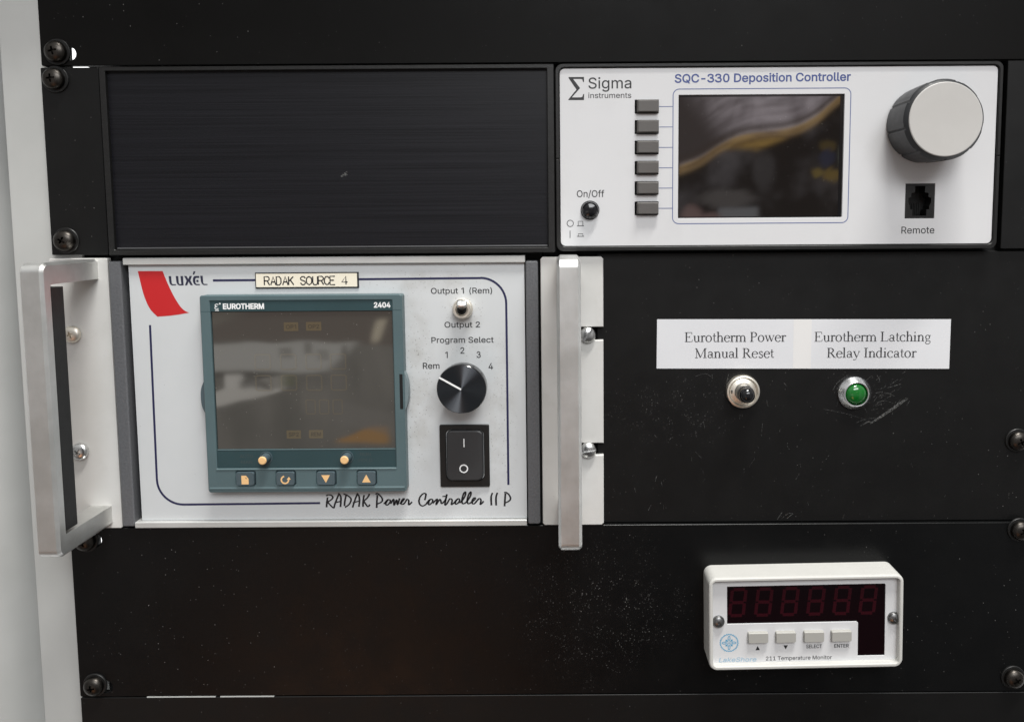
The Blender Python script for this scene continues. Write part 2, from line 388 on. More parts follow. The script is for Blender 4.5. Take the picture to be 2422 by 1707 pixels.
# ------------------------------------------------------------------ mesh helpers
ORG = {}
def add(name, me_or_bm, material, parent=None, sharp=24.0, label=None):
    if isinstance(me_or_bm, bmesh.types.BMesh):
        bm = me_or_bm
    else:
        bm = bmesh.new(); bm.from_mesh(me_or_bm); bpy.data.meshes.remove(me_or_bm)
    # bm is in mm as (X, Z, h); turn into world metres relative to the thing's base
    org = ORG.get(parent.name, Vector((0, 0, 0))) if parent else Vector((0, 0, 0))
    for vtx in bm.verts:
        x, z, h = vtx.co
        vtx.co = Vector((x*MM, -h*MM, z*MM))-org
    bmesh.ops.recalc_face_normals(bm, faces=bm.faces[:])
    me = bpy.data.meshes.new(name); bm.to_mesh(me); bm.free()
    for pl in me.polygons: pl.use_smooth = True
    if hasattr(me, 'set_sharp_from_angle'): me.set_sharp_from_angle(angle=math.radians(sharp))
    me.materials.append(M[material] if isinstance(material, str) else material)
    o = bpy.data.objects.new(name, me); COL.objects.link(o)
    if len(me.polygons) > 1:
        wn_ = o.modifiers.new('weighted_normals', 'WEIGHTED_NORMAL'); wn_.weight = 100; wn_.keep_sharp = True
    if parent:
        o.parent = parent; ORG[o.name] = org
    if label: o['label'] = label
    return o
def thing(name, label, cat, X=0, Z=0, h=0, group=None):
    o = bpy.data.objects.new(name, None); COL.objects.link(o)
    o.empty_display_size = 0.01
    o.location = (X*MM, -h*MM, Z*MM); o['label'] = label; o['category'] = cat
    if group: o['group'] = group
    ORG[o.name] = Vector(o.location)
    return o
def copy_of(o, dX, dZ, parent=None):
    c = o.copy(); COL.objects.link(c); c.parent = parent or o.parent
    c.location = Vector(o.location)+Vector((dX*MM, 0, dZ*MM))
    ORG[c.name] = ORG.get(o.name, Vector())
    for ch in list(o.children):
        d = ch.copy(); COL.objects.link(d); d.parent = c; ORG[d.name] = ORG.get(ch.name, Vector())
    return c
def rr(x0, x1, z0, z1, r=0.0, n=5):
    if r <= 0: return [(x0, z0), (x1, z0), (x1, z1), (x0, z1)]
    pts = []
    for cx, cz, a0 in ((x1-r, z1-r, 0), (x0+r, z1-r, 90), (x0+r, z0+r, 180), (x1-r, z0+r, 270)):
        for i in range(n+1):
            a = math.radians(a0+90*i/n); pts.append((cx+r*math.cos(a), cz+r*math.sin(a)))
    return pts
def circ(cx, cz, r, n=32): return [(cx+r*math.cos(2*math.pi*i/n), cz+r*math.sin(2*math.pi*i/n)) for i in range(n)]
def shape(loops, h0, h1=None, bev=0.0, off=0.0):
    """filled outline(s) with holes, from h0 to h1; returns a bmesh in (X, Z, h)"""
    cu = bpy.data.curves.new('outline', 'CURVE'); cu.dimensions = '2D'; cu.fill_mode = 'BOTH'
    if h1 is not None: cu.extrude = max((h1-h0)/2-bev, 1e-4)
    if bev: cu.bevel_depth = bev; cu.bevel_resolution = 0
    cu.offset = off-bev
    ox = sum(p_[0] for p_ in loops[0])/len(loops[0]); oy = sum(p_[1] for p_ in loops[0])/len(loops[0])
    for lp in loops:
        sp = cu.splines.new('POLY'); sp.points.add(len(lp)-1)
        for pt, (x, y) in zip(sp.points, lp): pt.co = (x-ox, y-oy, 0, 1)
        sp.use_cyclic_u = True
    ob = bpy.data.objects.new('outline', cu); COL.objects.link(ob)
    dg = bpy.context.evaluated_depsgraph_get()
    me = bpy.data.meshes.new_from_object(ob.evaluated_get(dg))
    bpy.data.objects.remove(ob); bpy.data.curves.remove(cu)
    bm = bmesh.new(); bm.from_mesh(me); bpy.data.meshes.remove(me)
    bmesh.ops.remove_doubles(bm, verts=bm.verts[:], dist=1e-4)
    hm = h0 if h1 is None else (h0+h1)/2
    for v_ in bm.verts: v_.co += Vector((ox, oy, hm))
    return bm
def join(*bms):
    out = bms[0]
    for b_ in bms[1:]:
        me = bpy.data.meshes.new('t'); b_.to_mesh(me); b_.free(); out.from_mesh(me); bpy.data.meshes.remove(me)
    return out
def box(x0, x1, z0, z1, h0, h1, bev=0.0, seg=2):
    bm = bmesh.new(); bmesh.ops.create_cube(bm, size=1)
    for v_ in bm.verts:
        v_.co = Vector((x0+(v_.co.x+.5)*(x1-x0), z0+(v_.co.y+.5)*(z1-z0), h0+(v_.co.z+.5)*(h1-h0)))
    if bev: bmesh.ops.bevel(bm, geom=bm.edges[:], offset=bev, segments=seg, affect='EDGES', profile=0.5)
    return bm
def stack(loops_h, cap0=False, cap1=True):
    """skin over outlines of equal length at rising heights: [(outline, h), ...]"""
    bm = bmesh.new(); rings = []
    for lp, h in loops_h: rings.append([bm.verts.new((x, z, h)) for x, z in lp])
    n = len(rings[0])
    for a_, b_ in zip(rings, rings[1:]):
        for i in range(n):
            j = (i+1) % n; bm.faces.new((a_[i], a_[j], b_[j], b_[i]))
    if cap1: bm.faces.new(rings[-1])
    if cap0: bm.faces.new(rings[0][::-1])
    return bm
def lathe(cx, cz, prof, n=48):
    """profile [(radius, h), ...] turned about the axis that leaves the panel"""
    bm = bmesh.new(); rings = []
    for r, h in prof:
        if r <= 1e-6: rings.append([bm.verts.new((cx, cz, h))]*1)
        else: rings.append([bm.verts.new((cx+r*math.cos(2*math.pi*i/n), cz+r*math.sin(2*math.pi*i/n), h)) for i in range(n)])
    for a_, b_ in zip(rings, rings[1:]):
        if len(a_) == 1 and len(b_) == 1: continue
        for i in range(n):
            j = (i+1) % n
            if len(b_) == 1: bm.faces.new((a_[i], a_[j], b_[0]))
            elif len(a_) == 1: bm.faces.new((a_[0], b_[j], b_[i]))
            else: bm.faces.new((a_[i], a_[j], b_[j], b_[i]))
    return bm
def smooth_path(pts, k=5):
    if len(pts) < 3: return pts
    P = [pts[0]]+list(pts)+[pts[-1]]; out = []
    for i in range(1, len(P)-2):
        p0, p1, p2, p3 = P[i-1], P[i], P[i+1], P[i+2]
        for j in range(k):
            t = j/k
            out.append(tuple(0.5*((2*p1[m])+(-p0[m]+p2[m])*t+(2*p0[m]-5*p1[m]+4*p2[m]-p3[m])*t*t+(-p0[m]+3*p1[m]-3*p2[m]+p3[m])*t**3) for m in (0, 1)))
    out.append(pts[-1]); return out
def ribbon(paths, h, widths, closed=False, bm=None, step=0.004):
    """printed strokes: paths [[(X, Z), ...], ...]; width number or list per point"""
    bm = bm or bmesh.new(); k = 0
    for pi, pts in enumerate(paths):
        w = widths[pi] if isinstance(widths, list) else widths
        n = len(pts); L = []; R_ = []; hh = h+step*(k % 9); k += 1
        for i in range(n):
            a_ = pts[(i-1) % n] if (closed or i > 0) else pts[i]
            b_ = pts[(i+1) % n] if (closed or i < n-1) else pts[i]
            d = Vector((b_[0]-a_[0], b_[1]-a_[1]))
            if d.length < 1e-9: d = Vector((1, 0))
            d.normalize(); nn = Vector((-d.y, d.x))
            wi = (w[i] if isinstance(w, (list, tuple)) else w)/2
            L.append(bm.verts.new((pts[i][0]+nn.x*wi, pts[i][1]+nn.y*wi, hh)))
            R_.append(bm.verts.new((pts[i][0]-nn.x*wi, pts[i][1]-nn.y*wi, hh)))
        for i in range(n if closed else n-1):
            j = (i+1) % n; bm.faces.new((R_[i], R_[j], L[j], L[i]))
    return bm
# glyph outlines: advance, then x,z pairs of each loop, 400 units per capital height
GLYPHS = {
    '(': (215,[[70,162,79,254,103,347,139,424,186,424,150,337,127,246,119,162,126,90,148,13,186,-75,139,-75,109,-17,88,43,74,103]]),
    ')': (215,[[29,-75,68,14,89,91,96,162,88,246,65,337,29,424,76,424,111,347,136,254,145,162,140,102,127,42,105,-18,76,-75]]),
    '-': (356,[[265,192,265,148,90,148,90,192]]),
    '/': (196,[[185,419,56,-60,11,-60,140,419]]),
    '0': (356,[[178,-5,137,1,102,19,74,49,54,89,42,140,38,200,42,260,54,310,75,351,103,381,137,399,178,405,219,399,254,381,282,351,302,310,314,260,319,200,315,140,302,89,282,49,254,19,220,1],[178,39,205,44,228,58,246,81,260,113,268,153,270,200,268,247,260,287,246,319,228,342,205,357,178,361,151,357,128,342,110,319,97,287,89,247,86,200,89,153,97,113,110,81,128,58,151,44]]),
    '1': (356,[[60,0,60,43,307,43,307,0],[217,400,217,0,167,0,167,352,165,352,68,281,68,336,156,400]]),
    '2': (356,[[50,0,50,37,184,180,222,222,244,257,252,292,249,312,242,329,230,343,215,353,176,361,154,359,135,352,120,340,109,325,102,306,100,285,52,285,56,318,68,348,87,372,112,390,143,402,177,405,211,402,241,390,265,373,284,350,296,323,300,293,292,250,264,203,210,141,120,48,120,45,306,45,306,0]]),
    '3': (356,[[171,-5,136,-2,104,8,77,24,55,45,41,72,34,104,86,104,90,84,99,68,113,56,130,47,172,39,216,48,234,58,247,73,256,92,259,114,256,135,248,154,235,171,216,184,190,192,158,195,123,195,123,235,226,352,226,355,55,355,55,400,293,400,293,362,166,219,166,227,207,227,242,217,271,199,292,175,305,146,309,114,305,81,291,52,270,28,243,10,209,-2]]),
    '4': (356,[[31,83,31,125,194,400,244,400,85,130,85,128,325,128,325,83],[221,0,221,95,221,115,221,250,270,250,270,0]]),
    'A': (377,[[13,0,158,400,217,400,364,0,311,0,226,238,208,293,183,376,193,376,167,292,150,238,67,0],[86,112,86,156,291,156,291,112]]),
    'C': (401,[[210,-5,161,1,118,20,82,50,55,91,37,141,32,200,37,259,55,309,82,350,118,380,161,399,210,405,268,397,293,386,316,370,336,352,352,329,364,303,372,274,321,274,306,310,281,337,248,353,210,358,175,354,144,340,118,317,98,286,86,247,81,200,86,153,98,114,118,83,145,60,176,46,210,42,248,47,281,63,306,90,321,126,372,126,364,97,352,71,336,49,316,30,293,15,268,4,240,-3]]),
    'D': (395,[[172,0,75,0,75,45,169,45,214,49,250,63,278,86,298,117,310,156,314,201,310,246,298,283,279,314,251,337,216,351,174,355,73,355,73,400,177,400,231,394,277,376,314,347,341,308,357,258,363,201,357,143,341,93,313,54,276,24,228,6],[98,400,98,0,47,0,47,400]]),
    'E': (329,[[47,0,47,400,293,400,293,355,98,355,98,225,279,225,279,180,98,180,98,45,295,45,295,0]]),
    'H': (406,[[47,0,47,400,98,400,98,227,308,227,308,400,359,400,359,0,308,0,308,182,98,182,98,0]]),
    'L': (309,[[47,0,47,400,98,400,98,45,284,45,284,0]]),
    'M': (494,[[47,0,47,400,119,400,218,147,226,125,235,96,245,66,253,38,242,38,250,65,259,95,269,124,277,147,374,400,446,400,446,0,397,0,397,229,397,257,397,290,398,325,399,359,403,359,391,322,379,285,368,253,358,229,269,0,225,0,134,229,125,252,114,284,101,321,88,359,93,359,94,327,95,292,96,258,96,229,96,0]]),
    'N': (412,[[47,0,47,400,107,400,270,144,285,119,305,84,325,43,318,42,315,85,314,124,314,153,314,400,364,400,364,0,304,0,159,228,139,260,116,300,85,355,94,357,96,302,98,258,98,229,98,0]]),
    'O': (419,[[210,-5,161,1,118,20,82,50,55,91,37,141,32,200,37,259,55,309,82,350,118,380,161,399,210,405,259,399,302,380,337,350,365,309,382,259,388,200,382,141,365,91,337,50,302,20,259,1],[210,42,244,46,275,60,301,82,321,113,334,153,338,200,334,247,321,287,301,318,275,340,244,354,210,358,176,354,145,340,119,318,99,286,86,247,81,200,86,153,99,113,119,82,145,60,176,46]]),
    'P': (350,[[47,0,47,400,185,400,227,396,261,383,288,363,306,338,318,307,321,273,318,239,306,209,288,183,261,163,227,150,185,146,86,146,86,191,183,191,211,193,234,201,250,214,262,231,269,251,271,273,269,296,262,316,250,332,233,345,211,353,183,355,98,355,98,0]]),
    'Q': (419,[[193,125,246,125,290,67,302,51,368,-38,315,-38,272,21,260,36],[210,-5,161,1,118,20,82,50,55,91,37,141,32,200,37,259,55,309,82,350,118,380,161,399,210,405,259,399,302,380,337,350,365,309,382,259,388,200,382,141,365,91,337,50,302,20,259,1],[210,42,244,46,275,60,301,82,321,113,334,153,338,200,334,247,321,287,301,318,275,340,244,354,210,358,176,354,145,340,119,318,99,286,86,247,81,200,86,153,99,113,119,82,145,60,176,46]]),
    'R': (353,[[47,0,47,400,186,400,228,396,262,384,288,365,307,341,318,311,322,277,318,243,307,213,288,189,262,171,228,159,186,155,76,155,76,201,184,201,212,203,234,210,251,221,262,236,269,255,271,277,269,299,262,318,251,334,234,346,212,353,183,355,98,355,98,0],[278,0,181,180,238,180,336,0]]),
    'S': (351,[[176,-7,135,-3,100,7,72,24,50,47,36,75,30,107,82,107,87,86,97,69,112,56,131,46,176,39,202,41,225,47,244,58,259,72,269,90,272,110,269,127,261,141,233,161,192,175,144,188,100,205,68,227,48,257,41,293,45,325,59,352,80,375,108,391,141,402,179,405,216,402,249,391,276,375,297,353,310,327,315,297,265,297,257,324,238,344,210,356,177,361,153,358,132,352,114,342,101,329,93,313,90,295,94,277,103,262,133,242,167,231,208,220,245,207,282,187,310,155,318,134,321,109,317,78,304,50,283,26,254,8,218,-3]]),
    'T': (353,[[25,355,25,400,328,400,328,355,202,355,202,0,151,0,151,355]]),
    'U': (407,[[203,-6,159,-2,121,12,90,34,67,63,52,97,47,136,47,400,98,400,98,140,101,113,111,89,126,69,147,53,173,44,203,41,234,44,260,53,281,69,296,89,306,113,309,140,309,400,359,400,359,136,355,97,340,63,317,34,286,12,248,-2]]),
    'a': (306,[[126,-7,99,-4,74,4,53,17,37,35,27,58,24,85,26,108,34,127,46,141,61,152,99,166,140,173,184,178,209,185,215,191,217,200,217,202,210,233,189,253,154,260,117,253,92,237,79,215,32,229,45,253,62,272,82,286,105,295,152,302,188,298,225,283,241,270,253,252,262,228,265,198,265,0,217,0,217,41,214,41,198,19,169,1],[134,36,159,38,179,46,195,58,207,73,214,90,217,108,217,149,204,143,182,138,157,135,138,132,106,125,81,110,74,98,72,82,80,57,102,41]]),
    'c': (311,[[163,-6,125,-2,92,13,65,36,44,67,31,104,27,147,31,191,44,229,65,260,92,283,125,297,163,302,204,297,240,280,267,253,284,218,238,206,228,227,212,244,190,255,163,259,136,255,114,244,97,226,85,203,78,176,76,147,78,119,85,92,97,70,114,52,136,40,163,37,191,41,213,52,229,70,239,92,285,81,268,44,241,17,205,-1]]),
    'e': (318,[[167,-6,126,-2,92,13,64,36,44,67,31,104,27,147,31,190,43,228,64,259,90,283,123,297,161,302,209,294,231,283,251,268,268,248,281,222,289,190,292,152,292,133,59,133,59,174,266,174,243,159,241,187,234,211,222,231,206,247,186,256,161,260,136,256,115,246,98,231,86,212,78,190,75,166,75,140,78,109,87,83,101,63,119,48,141,39,167,36,199,41,224,57,240,83,287,71,278,50,263,31,245,15,222,3,196,-4]]),
    'f': (199,[[179,298,179,257,5,257,5,298],[63,0,63,339,66,363,75,382,89,397,106,408,147,417,175,414,191,410,179,368,169,371,153,373,134,370,121,362,114,348,111,329,111,0]]),
    'g': (334,[[163,-118,132,-116,105,-110,65,-87,40,-54,80,-32,96,-52,121,-69,163,-77,196,-72,222,-59,239,-37,245,-5,245,54,241,54,225,33,198,12,179,6,153,4,119,8,89,21,63,42,43,71,31,107,27,150,31,193,43,231,63,261,88,283,119,298,154,302,179,300,199,293,227,272,242,251,246,251,246,298,293,298,293,-7,289,-42,275,-71,255,-92,228,-107,197,-116],[161,46,186,50,207,59,224,74,236,95,243,121,246,151,243,181,236,208,224,229,208,246,187,256,161,259,135,256,114,245,97,228,85,206,78,180,76,151,78,122,86,96,98,75,114,60,136,50]]),
    'h': (322,[[89,178,89,0,41,0,41,400,89,400,89,226,81,226,97,261,120,285,147,298,179,302,207,299,232,290,253,274,268,252,278,224,281,189,281,0,233,0,233,185,228,216,215,239,193,254,165,259,145,256,126,250,111,238,99,222,92,202]]),
    'i': (131,[[41,0,41,298,89,298,89,0],[66,348,53,351,42,357,35,368,32,380,35,392,42,403,53,409,66,412,79,409,90,403,97,392,99,380,97,368,90,357,79,351]]),
    'k': (299,[[86,107,86,166,95,166,224,298,283,298,145,157,139,157],[41,0,41,400,89,400,89,0],[231,0,116,146,150,180,293,0]]),
    'l': (149,[[110,-2,79,3,58,16,46,37,41,66,41,400,89,400,89,78,94,49,102,43,115,41,126,41,133,43,142,2,127,-1]]),
    'm': (479,[[41,0,41,298,88,298,88,232,85,232,93,254,104,272,135,296,172,304,202,299,226,284,243,261,252,232,246,232,253,252,265,270,299,295,343,304,368,301,391,292,410,278,425,258,435,232,438,201,438,0,390,0,390,199,385,227,372,246,352,256,329,260,310,258,294,251,272,228,264,194,264,0,216,0,216,204,211,227,199,245,180,256,157,260,124,252,110,242,99,227,92,209,89,187,89,0]]),
    'n': (322,[[89,178,89,0,41,0,41,298,88,298,88,226,81,226,97,261,120,285,147,298,179,302,207,299,232,290,252,274,268,252,278,224,281,189,281,0,233,0,233,185,228,216,215,239,193,254,165,259,145,256,126,250,111,238,99,222,92,202]]),
    'o': (326,[[163,-6,125,-2,92,13,65,36,44,67,31,104,27,147,31,191,44,229,65,260,92,283,125,297,163,302,201,297,235,283,262,260,283,229,295,191,300,147,295,104,283,67,262,36,235,13,201,-2],[163,37,190,40,212,52,229,70,241,92,249,119,251,147,249,176,241,203,229,226,212,244,190,255,163,259,136,255,114,244,97,226,85,203,78,176,76,147,78,119,85,92,97,70,114,52,136,40]]),
    'p': (334,[[41,-112,41,298,88,298,88,251,93,251,108,272,135,293,155,300,180,302,215,298,246,283,272,261,291,230,303,192,307,148,303,104,291,66,272,36,246,13,216,-2,180,-6,156,-4,136,3,108,25,93,46,89,46,89,-112],[173,37,199,40,220,52,236,69,248,92,256,119,258,149,256,179,248,205,237,228,220,245,199,256,173,259,148,256,127,245,110,229,98,207,91,180,89,149,91,118,98,90,110,68,127,51,148,40]]),
    'r': (204,[[41,0,41,298,88,298,88,252,91,252,102,273,120,289,142,299,168,303,180,302,191,302,191,253,181,255,163,256,143,254,125,247,110,237,99,223,92,206,89,186,89,0]]),
    's': (287,[[143,-6,114,-4,88,3,66,14,49,30,36,50,28,74,74,84,83,62,98,47,118,39,143,36,171,39,192,49,206,64,211,81,208,95,200,107,186,116,167,122,117,134,82,146,57,164,42,187,37,215,40,240,51,261,68,278,90,291,117,300,147,302,176,300,200,293,219,282,235,267,255,228,211,218,203,234,191,248,173,258,147,261,123,258,103,249,90,235,85,218,88,203,97,191,135,175,180,165,216,152,241,135,256,112,260,84,257,59,246,37,228,19,204,5,176,-4]]),
    't': (179,[[160,298,160,257,5,257,5,298],[51,370,99,370,99,77,101,60,107,48,118,41,134,39,146,40,159,42,168,1,151,-2,132,-3,98,2,72,17,56,41,51,73]]),
    'u': (322,[[143,-4,115,-1,90,8,70,24,54,46,45,75,41,109,41,298,89,298,89,113,94,82,108,59,129,44,157,39,178,42,196,49,211,60,223,76,230,96,233,120,233,298,281,298,281,0,234,0,234,72,242,72,225,37,202,13,175,0]]),
    ' ': (148,[]),
}
# ------------------------------------------------------------------ lettering
from mathutils.geometry import delaunay_2d_cdt
def _stroke(pts, w):
    """outline of a pen stroke of width w"""
    L = []; R_ = []
    for i in range(len(pts)):
        a_, b_ = pts[max(0, i-1)], pts[min(len(pts)-1, i+1)]
        d = Vector((b_[0]-a_[0], b_[1]-a_[1])).normalized()
        L.append((pts[i][0]-d.y*w/2, pts[i][1]+d.x*w/2)); R_.append((pts[i][0]+d.y*w/2, pts[i][1]-d.x*w/2))
    return R_+L[::-1]
def _glyph(ch):
    if ch == '3':
        up = smooth_path([(.11, .73), (.19, .88), (.40, .945), (.62, .87), (.665, .73), (.58, .58), (.36, .53)], 4)
        lo = smooth_path([(.36, .53), (.60, .49), (.72, .36), (.71, .18), (.56, .06), (.37, .045), (.18, .12), (.10, .27)], 4)
        return .89, [_stroke(up, .118)[::-1], _stroke(lo, .118)[::-1]]
    adv, loops = GLYPHS[ch]
    return adv/400, [[(q[i]/400, q[i+1]/400) for i in range(0, len(q), 2) if abs(q[i]-q[i-2])+abs(q[i+1]-q[i-1]) > 4] for q in loops]
def _area(l): return sum(l[i-1][0]*l[i][1]-l[i][0]*l[i-1][1] for i in range(len(l)))/2
def _grow(l, d):
    """move a closed outline by d to its right hand side (outwards for anticlockwise loops)"""
    out = []; n = len(l)
    for i in range(n):
        p0, p1, p2 = l[i-1], l[i], l[(i+1) % n]
        a_ = Vector((p1[0]-p0[0], p1[1]-p0[1])); b_ = Vector((p2[0]-p1[0], p2[1]-p1[1]))
        if a_.length < 1e-9 or b_.length < 1e-9: out.append(p1); continue
        a_.normalize(); b_.normalize()
        n1 = Vector((a_.y, -a_.x)); n2 = Vector((b_.y, -b_.x)); m_ = n1+n2
        k = min(1.6, 2.0/max(0.3, m_.length_squared)) if m_.length > 1e-6 else 0
        out.append((p1[0]+m_.x*k*d, p1[1]+m_.y*k*d))
    return out
def text(s, x0, x1, z, cap, h, bold=0.0, slant=0.0, tilt=0.0, foot=False):
    """sans lettering squeezed between x0 and x1 on baseline z with the given capital height; bmesh"""
    loops = []; x = 0.0
    for ch in s:
        adv, lp = _glyph(ch)
        if ch == '1' and not foot: lp = lp[1:]
        for l in lp: loops.append([(px+x, py) for px, py in l])
        x += adv
    lo = min(p_[0] for l in loops for p_ in l); hi = max(p_[0] for l in loops for p_ in l)
    k = (x1-x0-bold*cap)/(hi-lo); xm = (x0+x1)/2
    out = [[(x0+bold*cap/2+(px-lo)*k+py*cap*slant, z+py*cap+tilt*(x0+(px-lo)*k-xm)) for px, py in l] for l in loops]
    sg = 1 if _area(max(out, key=lambda l: abs(_area(l)))) > 0 else -1
    out = [l if sg > 0 else l[::-1] for l in out]          # now solid outlines run anticlockwise
    if bold: out = [_grow(l, bold*cap/2) for l in out]
    return fill_winding(out, h)
def fill_winding(loops, h):
    """triangulate outlines that may overlap one another; a point is inside where the winding number is not 0"""
    ox, oz = loops[0][0]
    vs = []; es = []
    for l in loops:
        n0 = len(vs); vs += [Vector((x-ox, z_-oz)) for x, z_ in l]
        es += [(n0+i, n0+(i+1) % len(l)) for i in range(len(l))]
    r = delaunay_2d_cdt(vs, es, [], 0, 1e-5)
    bm = bmesh.new(); nv = [bm.verts.new((p_.x+ox, p_.y+oz, h)) for p_ in r[0]]
    segs = [((vs[a_].x, vs[a_].y), (vs[b_].x, vs[b_].y)) for a_, b_ in es]
    for f in r[2]:
        cx = sum(r[0][i].x for i in f)/3; cz = sum(r[0][i].y for i in f)/3
        wn = 0
        for (x1, y1), (x2, y2) in segs:
            if (y1 > cz) != (y2 > cz) and cx < (x2-x1)*(cz-y1)/(y2-y1)+x1: wn += 1 if y2 > y1 else -1
        if wn: bm.faces.new([nv[i] for i in f])
    bmesh.ops.delete(bm, geom=[v_ for v_ in bm.verts if not v_.link_faces], context='VERTS')
    return bm
def sarc(cx, cy, rx, ry, a0, a1, wv, wh, n=14):
    """stroke along an ellipse, wv wide where it runs upright and wh where it lies flat"""
    pts = []; ws = []
    for i in range(n+1):
        a_ = math.radians(a0+(a1-a0)*i/n)
        pts.append((cx+rx*math.cos(a_), cy+ry*math.sin(a_)))
        t = math.cos(a_)**2; ws.append(wh+(wv-wh)*t)
    return pts, ws
def _serif(ch):
    st, hr, sf = 0.142, 0.062, 0.05      # stem, hairline, serif thickness
    xh = 0.66; o = []
    def ln(x0, y0, x1, y1, w): o.append(([(x0, y0), (x1, y1)], w))
    def stem(x, y0, y1, w=st): ln(x, y0, x, y1, w)
    def bar(x0, x1, y, w=sf): ln(x0, y, x1, y, w)
    def foot(x, y, r=0.17): bar(x-r, x+r, y)
    def arc(*a_): o.append(sarc(*a_))
    up = xh-0.02
    if ch == 'E':
        stem(.22, 0, 1); bar(.05, .80, .977); bar(.05, .82, .023); bar(.22, .58, .52, .05); ln(.78, .98, .81, .78, .05); ln(.82, .02, .87, .24, .05); ln(.575, .40, .575, .64, .045); return .93, o
    if ch == 'P':
        stem(.22, 0, 1); foot(.22, .023, .19); bar(.05, .42, .977); arc(.40, .73, .30, .245, -90, 90, st, .05); bar(.22, .42, .485, .05); return .83, o
    if ch == 'R':
        stem(.22, 0, 1); foot(.22, .023, .19); bar(.05, .42, .977); arc(.40, .74, .28, .235, -90, 90, st, .05); bar(.22, .42, .505, .05); ln(.44, .50, .82, .03, .13); bar(.74, 1.0, .023); return .98, o
    if ch == 'M':
        ln(.20, .02, .20, .97, .055); foot(.20, .023, .16); ln(.18, .97, .62, .04, .13); ln(.62, .06, 1.04, .97, .055); stem(1.08, .02, .98); foot(1.08, .023, .18); bar(.03, .22, .977); bar(1.02, 1.26, .977); return 1.33, o
    if ch == 'L':
        stem(.22, 0, 1); foot(.22, .977, .19); bar(.05, .80, .023); ln(.79, .03, .86, .27, .055); return .90, o
    if ch == 'I':
        stem(.23, 0, 1); foot(.23, .977, .19); foot(.23, .023, .19); return .48, o
    if ch in 'lhd':
        x = .18 if ch != 'd' else .55
        stem(x, 0, 1.05); ln(x-.15, 1.0, x, 1.03, .05)
        if ch != 'd': foot(x, .022)
        if ch == 'l': return .40, o
        if ch == 'h':
            arc(.40, .40, .20, .24, 160, 0, .10, .07); stem(.60, 0, .42); foot(.60, .022, .16); return .78, o
        arc(.36, .33, .27, .335, 60, 300, st, .05); ln(.55, .03, .70, .06, .05); return .77, o
    if ch in 'unmr':
        if ch == 'u':
            stem(.18, .2, up); arc(.38, .22, .20, .21, 180, 340, .10, .06); stem(.59, .04, up); ln(.04, up-.02, .18, up-.02, .045); ln(.44, up-.02, .59, up-.02, .045); ln(.59, .03, .73, .05, .05); return .77, o
        stem(.19, 0, up); ln(.03, up-.06, .19, up, .05); foot(.19, .022)
        if ch == 'r': arc(.40, .40, .17, .22, 150, 60, .06, .09); o.append((circ_path(.50, .57, .035), .06)); return .52, o
        arc(.41, .41, .20, .23, 160, 0, .10, .07); stem(.61, 0, .42); foot(.61, .022, .16)
        if ch == 'n': return .78, o
        arc(.83, .41, .20, .23, 160, 0, .10, .07); stem(1.03, 0, .42); foot(1.03, .022, .16); return 1.20, o
    if ch == 'o':
        arc(.37, .33, .28, .335, 0, 360, st, .05); return .75, o
    if ch == 'c':
        arc(.37, .33, .29, .335, 45, 320, st, .055); o.append((circ_path(.55, .53, .035), .06)); return .66, o
    if ch == 'e':
        arc(.36, .33, .28, .335, 8, 325, st, .05); bar(.12, .63, .39, .045); return .67, o
    if ch == 't':
        stem(.20, .16, .86, .11); arc(.33, .17, .13, .15, 180, 320, .10, .06); bar(.04, .40, up-.02, .05); return .44, o
    if ch == 'a':
        arc(.31, .45, .20, .20, 0, 165, .11, .06); stem(.51, .10, .46, .115); arc(.60, .10, .09, .08, 180, 310, .09, .05); arc(.27, .19, .17, .18, 20, 330, .11, .06); ln(.34, .36, .51, .42, .05); return .68, o
    if ch == 's':
        o.append((smooth_path([(.50, .52), (.42, .62), (.28, .65), (.16, .56), (.18, .45), (.34, .34), (.49, .24), (.50, .12), (.38, .02), (.22, .02), (.11, .14)], 4), .085)); return .60, o
    if ch == 'i':
        stem(.19, 0, up); ln(.04, up-.06, .19, up, .05); foot(.19, .022); o.append((circ_path(.18, .92, .036), .075)); return .40, o
    if ch == 'w':
        ln(.12, up, .35, .03, .115); ln(.35, .03, .53, up-.08, .05); ln(.50, up, .74, .03, .115); ln(.74, .03, .95, up, .05); bar(.0, .27, up); bar(.40, .62, up); bar(.84, 1.05, up); return 1.06, o
    if ch == 'y':
        ln(.12, up, .39, .06, .115); o.append((smooth_path([(.66, up), (.42, .05), (.30, -.20), (.14, -.24)], 4), .055)); o.append((circ_path(.12, -.22, .03), .06)); bar(.0, .27, up); bar(.54, .76, up); return .76, o
    if ch == 'g':
        arc(.33, .44, .20, .21, 0, 360, .10, .05); bar(.48, .68, .60, .055); o.append((smooth_path([(.24, .26), (.16, .14), (.26, .07), (.52, .05), (.62, -.06), (.52, -.22), (.28, -.26), (.11, -.17), (.16, -.05), (.26, .05)], 4), .06)); return .72, o
    return .40, o
def circ_path(cx, cy, r, n=8): return [(cx+r*math.cos(2*math.pi*i/n), cy+r*math.sin(2*math.pi*i/n)) for i in range(n+1)]
def serif_text(s, x0, x1, z, cap, h, tilt=0.0):
    x = 0.0; st = []
    for ch in s:
        adv, o = _serif(ch) if ch != ' ' else (.36, [])
        for pts, w in o: st.append(([(p_[0]+x, p_[1]) for p_ in pts], w))
        x += adv
    lo = min(p_[0] for p, w in st for p_ in p); hi = max(p_[0] for p, w in st for p_ in p)
    k = (x1-x0)/(hi-lo)
    paths = [[(x0+(a_-lo)*k, z+b_*cap+tilt*(a_-lo)*k) for a_, b_ in p] for p, w in st]
    ws = [[q*cap for q in w] if isinstance(w, list) else w*cap for p, w in st]
    return ribbon(paths, h, ws)
